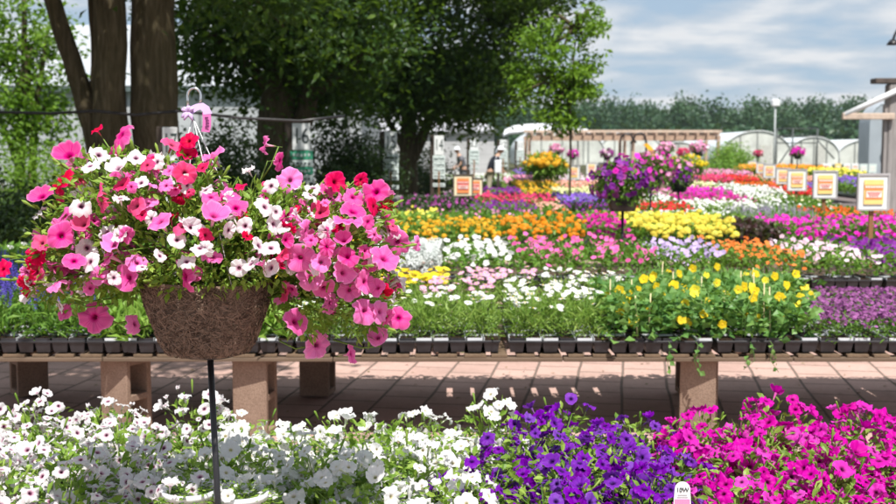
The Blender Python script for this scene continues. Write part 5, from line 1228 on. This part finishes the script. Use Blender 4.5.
# hanger wires, hook, tag
hk = np.array(at(193, 117, HY + .02)) - np.array(bc)
for k in range(4):
    th = 2 * PI * k / 4 + .6; e = np.array((.165 * math.cos(th), .165 * math.sin(th), zt)); mb = MB(); mb.tube([e, hk * .5 + e * .5, hk], .0013, 6); link('hanger_wire', mb.mesh('hanger_wire', simple('white_wire', (.7, .7, .72), .4)), hb)
mb = MB(); pts = [hk + np.array((-.012, 0, 0)), hk + np.array((-.013, 0, .045))] + [hk + np.array((.004 - .017 * math.cos(a), 0, .055 + .02 * math.sin(a))) for a in np.linspace(0, PI, 9)] + [hk + np.array((.021, 0, .045)), hk + np.array((.018, 0, .03))]
mb.tube(pts, .0035, 8); link('hook', mb.mesh('hook', STEEL), hb)
LIL = simple('lilac_paper', (.55, .40, .68), .5, .08, 20, bs=.05); PNK = simple('pink_paper', (.62, .16, .42), .5, .08, 20, bs=.05)
def ribbon(path, w, mat, name):
    mb = MB(); V = []
    for (x, z), (ox, oz) in path: V += [(x, -.012, z), (x + ox * w, -.012 + .004, z + oz * w)]
    m = len(path); V = np.array(V) + hk; Fq = np.array([(2 * i, 2 * i + 1, 2 * i + 3, 2 * i + 2) for i in range(m - 1)])
    mb.add(V, Fq, smooth=True); mb.add(V + [0, .0012, 0], Fq[:, ::-1], smooth=True); return link(name, mb.mesh(name, mat), hb)
ribbon([((-.016, .0), (0, 1)), ((-.006, .004), (0, 1)), ((.004, .009), (0, 1)), ((.013, .016), (-.1, .8)), ((.022, .019), (.3, .8)), ((.028, .014), (.7, .6)), ((.030, .006), (1, .1))], .022, LIL, 'ribbon')
tg = ribbon([((.027, .011), (1, .05)), ((.028, -.005), (1, .03)), ((.027, -.025), (1, -.03)), ((.023, -.038), (1, -.1))], .021, PNK, 'price_tag')
q = MB()
for k in range(4): q.box((.038 + hk[0] + .002 * math.sin(k), hk[1] - .0125, hk[2] - .002 - k * .008), (.009, .001, .0035))
link('lettering', q.mesh('tag_print', simple('dark_print', (.16, .03, .12), .5)), tg)
for k in range(10):
    mb = MB() if k == 0 else mb
    a = random.uniform(0, 6); d = np.array((math.cos(a), -.4, math.sin(a))); c_ = hk + np.array((-.008, -.012, .012)); mb.tube([c_, c_ + d * .012, c_ + d * .02 + np.array((0, 0, -.004))], [.005, .006, .002], 6)
link('bow', mb.mesh('bow', LIL), hb)
# trailing sprig pots: black pole stand
pt = at(210, 353, HY); pb = at(218, 504, HY - .02)
d = Vector(pb) - Vector(pt); foot = Vector(pt) + d * (pt.z / -d.z)
t = thing('pole_stand', 'black steel pole holding up the large coir basket in the foreground', 'pole stand', (foot.x, foot.y, 0))
top = Vector(pt) - foot; mb = MB(); mb.tube([(0, 0, 0), top * .5, top], .0085, 14); mb.tube([(.004, -.008, .0), top + Vector((.004, -.008, 0))], .0022, 6); link('pole', mb.mesh('pole', BLACKM), t)
mb = MB(); mb.lathe([(0, 0), (.16, 0), (.16, .012), (0, .016)], 24); link('base', mb.mesh('base', BLACKM), t)
mb = MB(); mb.lathe([(0, -.006), (.07, -.006), (.07, 0), (0, 0)], 20, c=tuple(top)); link('plate', mb.mesh('plate', BLACKM), t)

HZ = MB(); HZ.box((0, 320, 11.5), (810, 770, 25.2)); hm, nt, out = newmat('haze_air'); hv = N(nt, 'ShaderNodeVolumePrincipled'); hv.inputs['Density'].default_value = .0002; hv.inputs['Color'].default_value = (.74, .87, 1, 1); hv.inputs['Anisotropy'].default_value = .2; nt.links.new(hv.outputs[0], out.inputs[1])
o = link('haze', HZ.mesh('haze', hm)); tag(o, 'thin pale summer haze softening the far wood', 'haze', kind='stuff')
# ------------------------------------------------------------------ light, sky, camera
EL, AZ = R(60), R(12)            # sun behind the camera, slightly right
sd = Vector((math.sin(AZ) * math.cos(EL), -math.cos(AZ) * math.cos(EL), math.sin(EL)))   # towards the sun
L = bpy.data.lights.new('sun', 'SUN'); L.energy = 4.6; L.angle = R(.5); L.color = (1, .955, .89); lo = bpy.data.objects.new('sun', L); COL.objects.link(lo); lo.rotation_euler = sd.to_track_quat('Z', 'Y').to_euler(); lo.location = (0, 0, 30)
w = bpy.data.worlds.new('World'); S.world = w; w.use_nodes = True; nt = w.node_tree; nt.nodes.clear()
out = N(nt, 'ShaderNodeOutputWorld'); bg = N(nt, 'ShaderNodeBackground'); bg.inputs[1].default_value = .12
sky = N(nt, 'ShaderNodeTexSky', sky_type='NISHITA'); sky.sun_disc = False; sky.sun_elevation = EL; sky.sun_rotation = math.atan2(sd.x, sd.y); sky.air_density = 1.0; sky.dust_density = .6; sky.ozone_density = 1.2
tc = N(nt, 'ShaderNodeTexCoord'); sp = N(nt, 'ShaderNodeSeparateXYZ'); nt.links.new(tc.outputs['Generated'], sp.inputs[0])
zc = mathn(nt, 'MAXIMUM', sp.outputs[2], 0.0); den = mathn(nt, 'ADD', zc, .16)
cx = mathn(nt, 'DIVIDE', sp.outputs[0], den); cy = mathn(nt, 'DIVIDE', sp.outputs[1], den); cb = N(nt, 'ShaderNodeCombineXYZ'); nt.links.new(cx, cb.inputs[0]); nt.links.new(cy, cb.inputs[1])
n1 = N(nt, 'ShaderNodeTexNoise'); n1.inputs['Scale'].default_value = 2.3; n1.inputs['Detail'].default_value = 8; n1.inputs['Roughness'].default_value = .5; n1.inputs['Distortion'].default_value = .15; nt.links.new(cb.outputs[0], n1.inputs['Vector'])
cf = ramp(nt, n1.outputs['Fac'], [(.30, (.85, .85, .85)), (.5, (.95, .95, .95)), (.66, (1, 1, 1))])
cc = ramp(nt, n1.outputs['Fac'], [(.38, (2.15, 2.85, 3.7)), (.48, (3.0, 3.45, 4.0)), (.60, (4.55, 4.65, 4.8))])
mx = mixc(nt, cf, sky.outputs[0], cc); nt.links.new(mx, bg.inputs[0]); nt.links.new(bg.outputs[0], out.inputs[0])

cam = bpy.data.cameras.new('camera'); co = bpy.data.objects.new('camera', cam); COL.objects.link(co); S.camera = co
co.location = (0, 0, EYE); co.rotation_euler = (PI / 2 - PITCH, 0, 0)
cam.sensor_width = 36; cam.lens = 36 * F / 896; cam.clip_end = 2000; cam.clip_start = .05
cam.dof.use_dof = True; cam.dof.focus_distance = 2.85; cam.dof.aperture_fstop = 6.0; cam.dof.aperture_blades = 9
S.view_settings.view_transform = 'Standard'; S.view_settings.look = 'None'; S.view_settings.exposure = .58; S.view_settings.gamma = 1; S.view_settings.use_curve_mapping = False
S.cycles.max_bounces = 6; S.cycles.diffuse_bounces = 3; S.cycles.glossy_bounces = 2; S.cycles.transmission_bounces = 4; S.cycles.transparent_max_bounces = 4
S.cycles.use_denoising = True
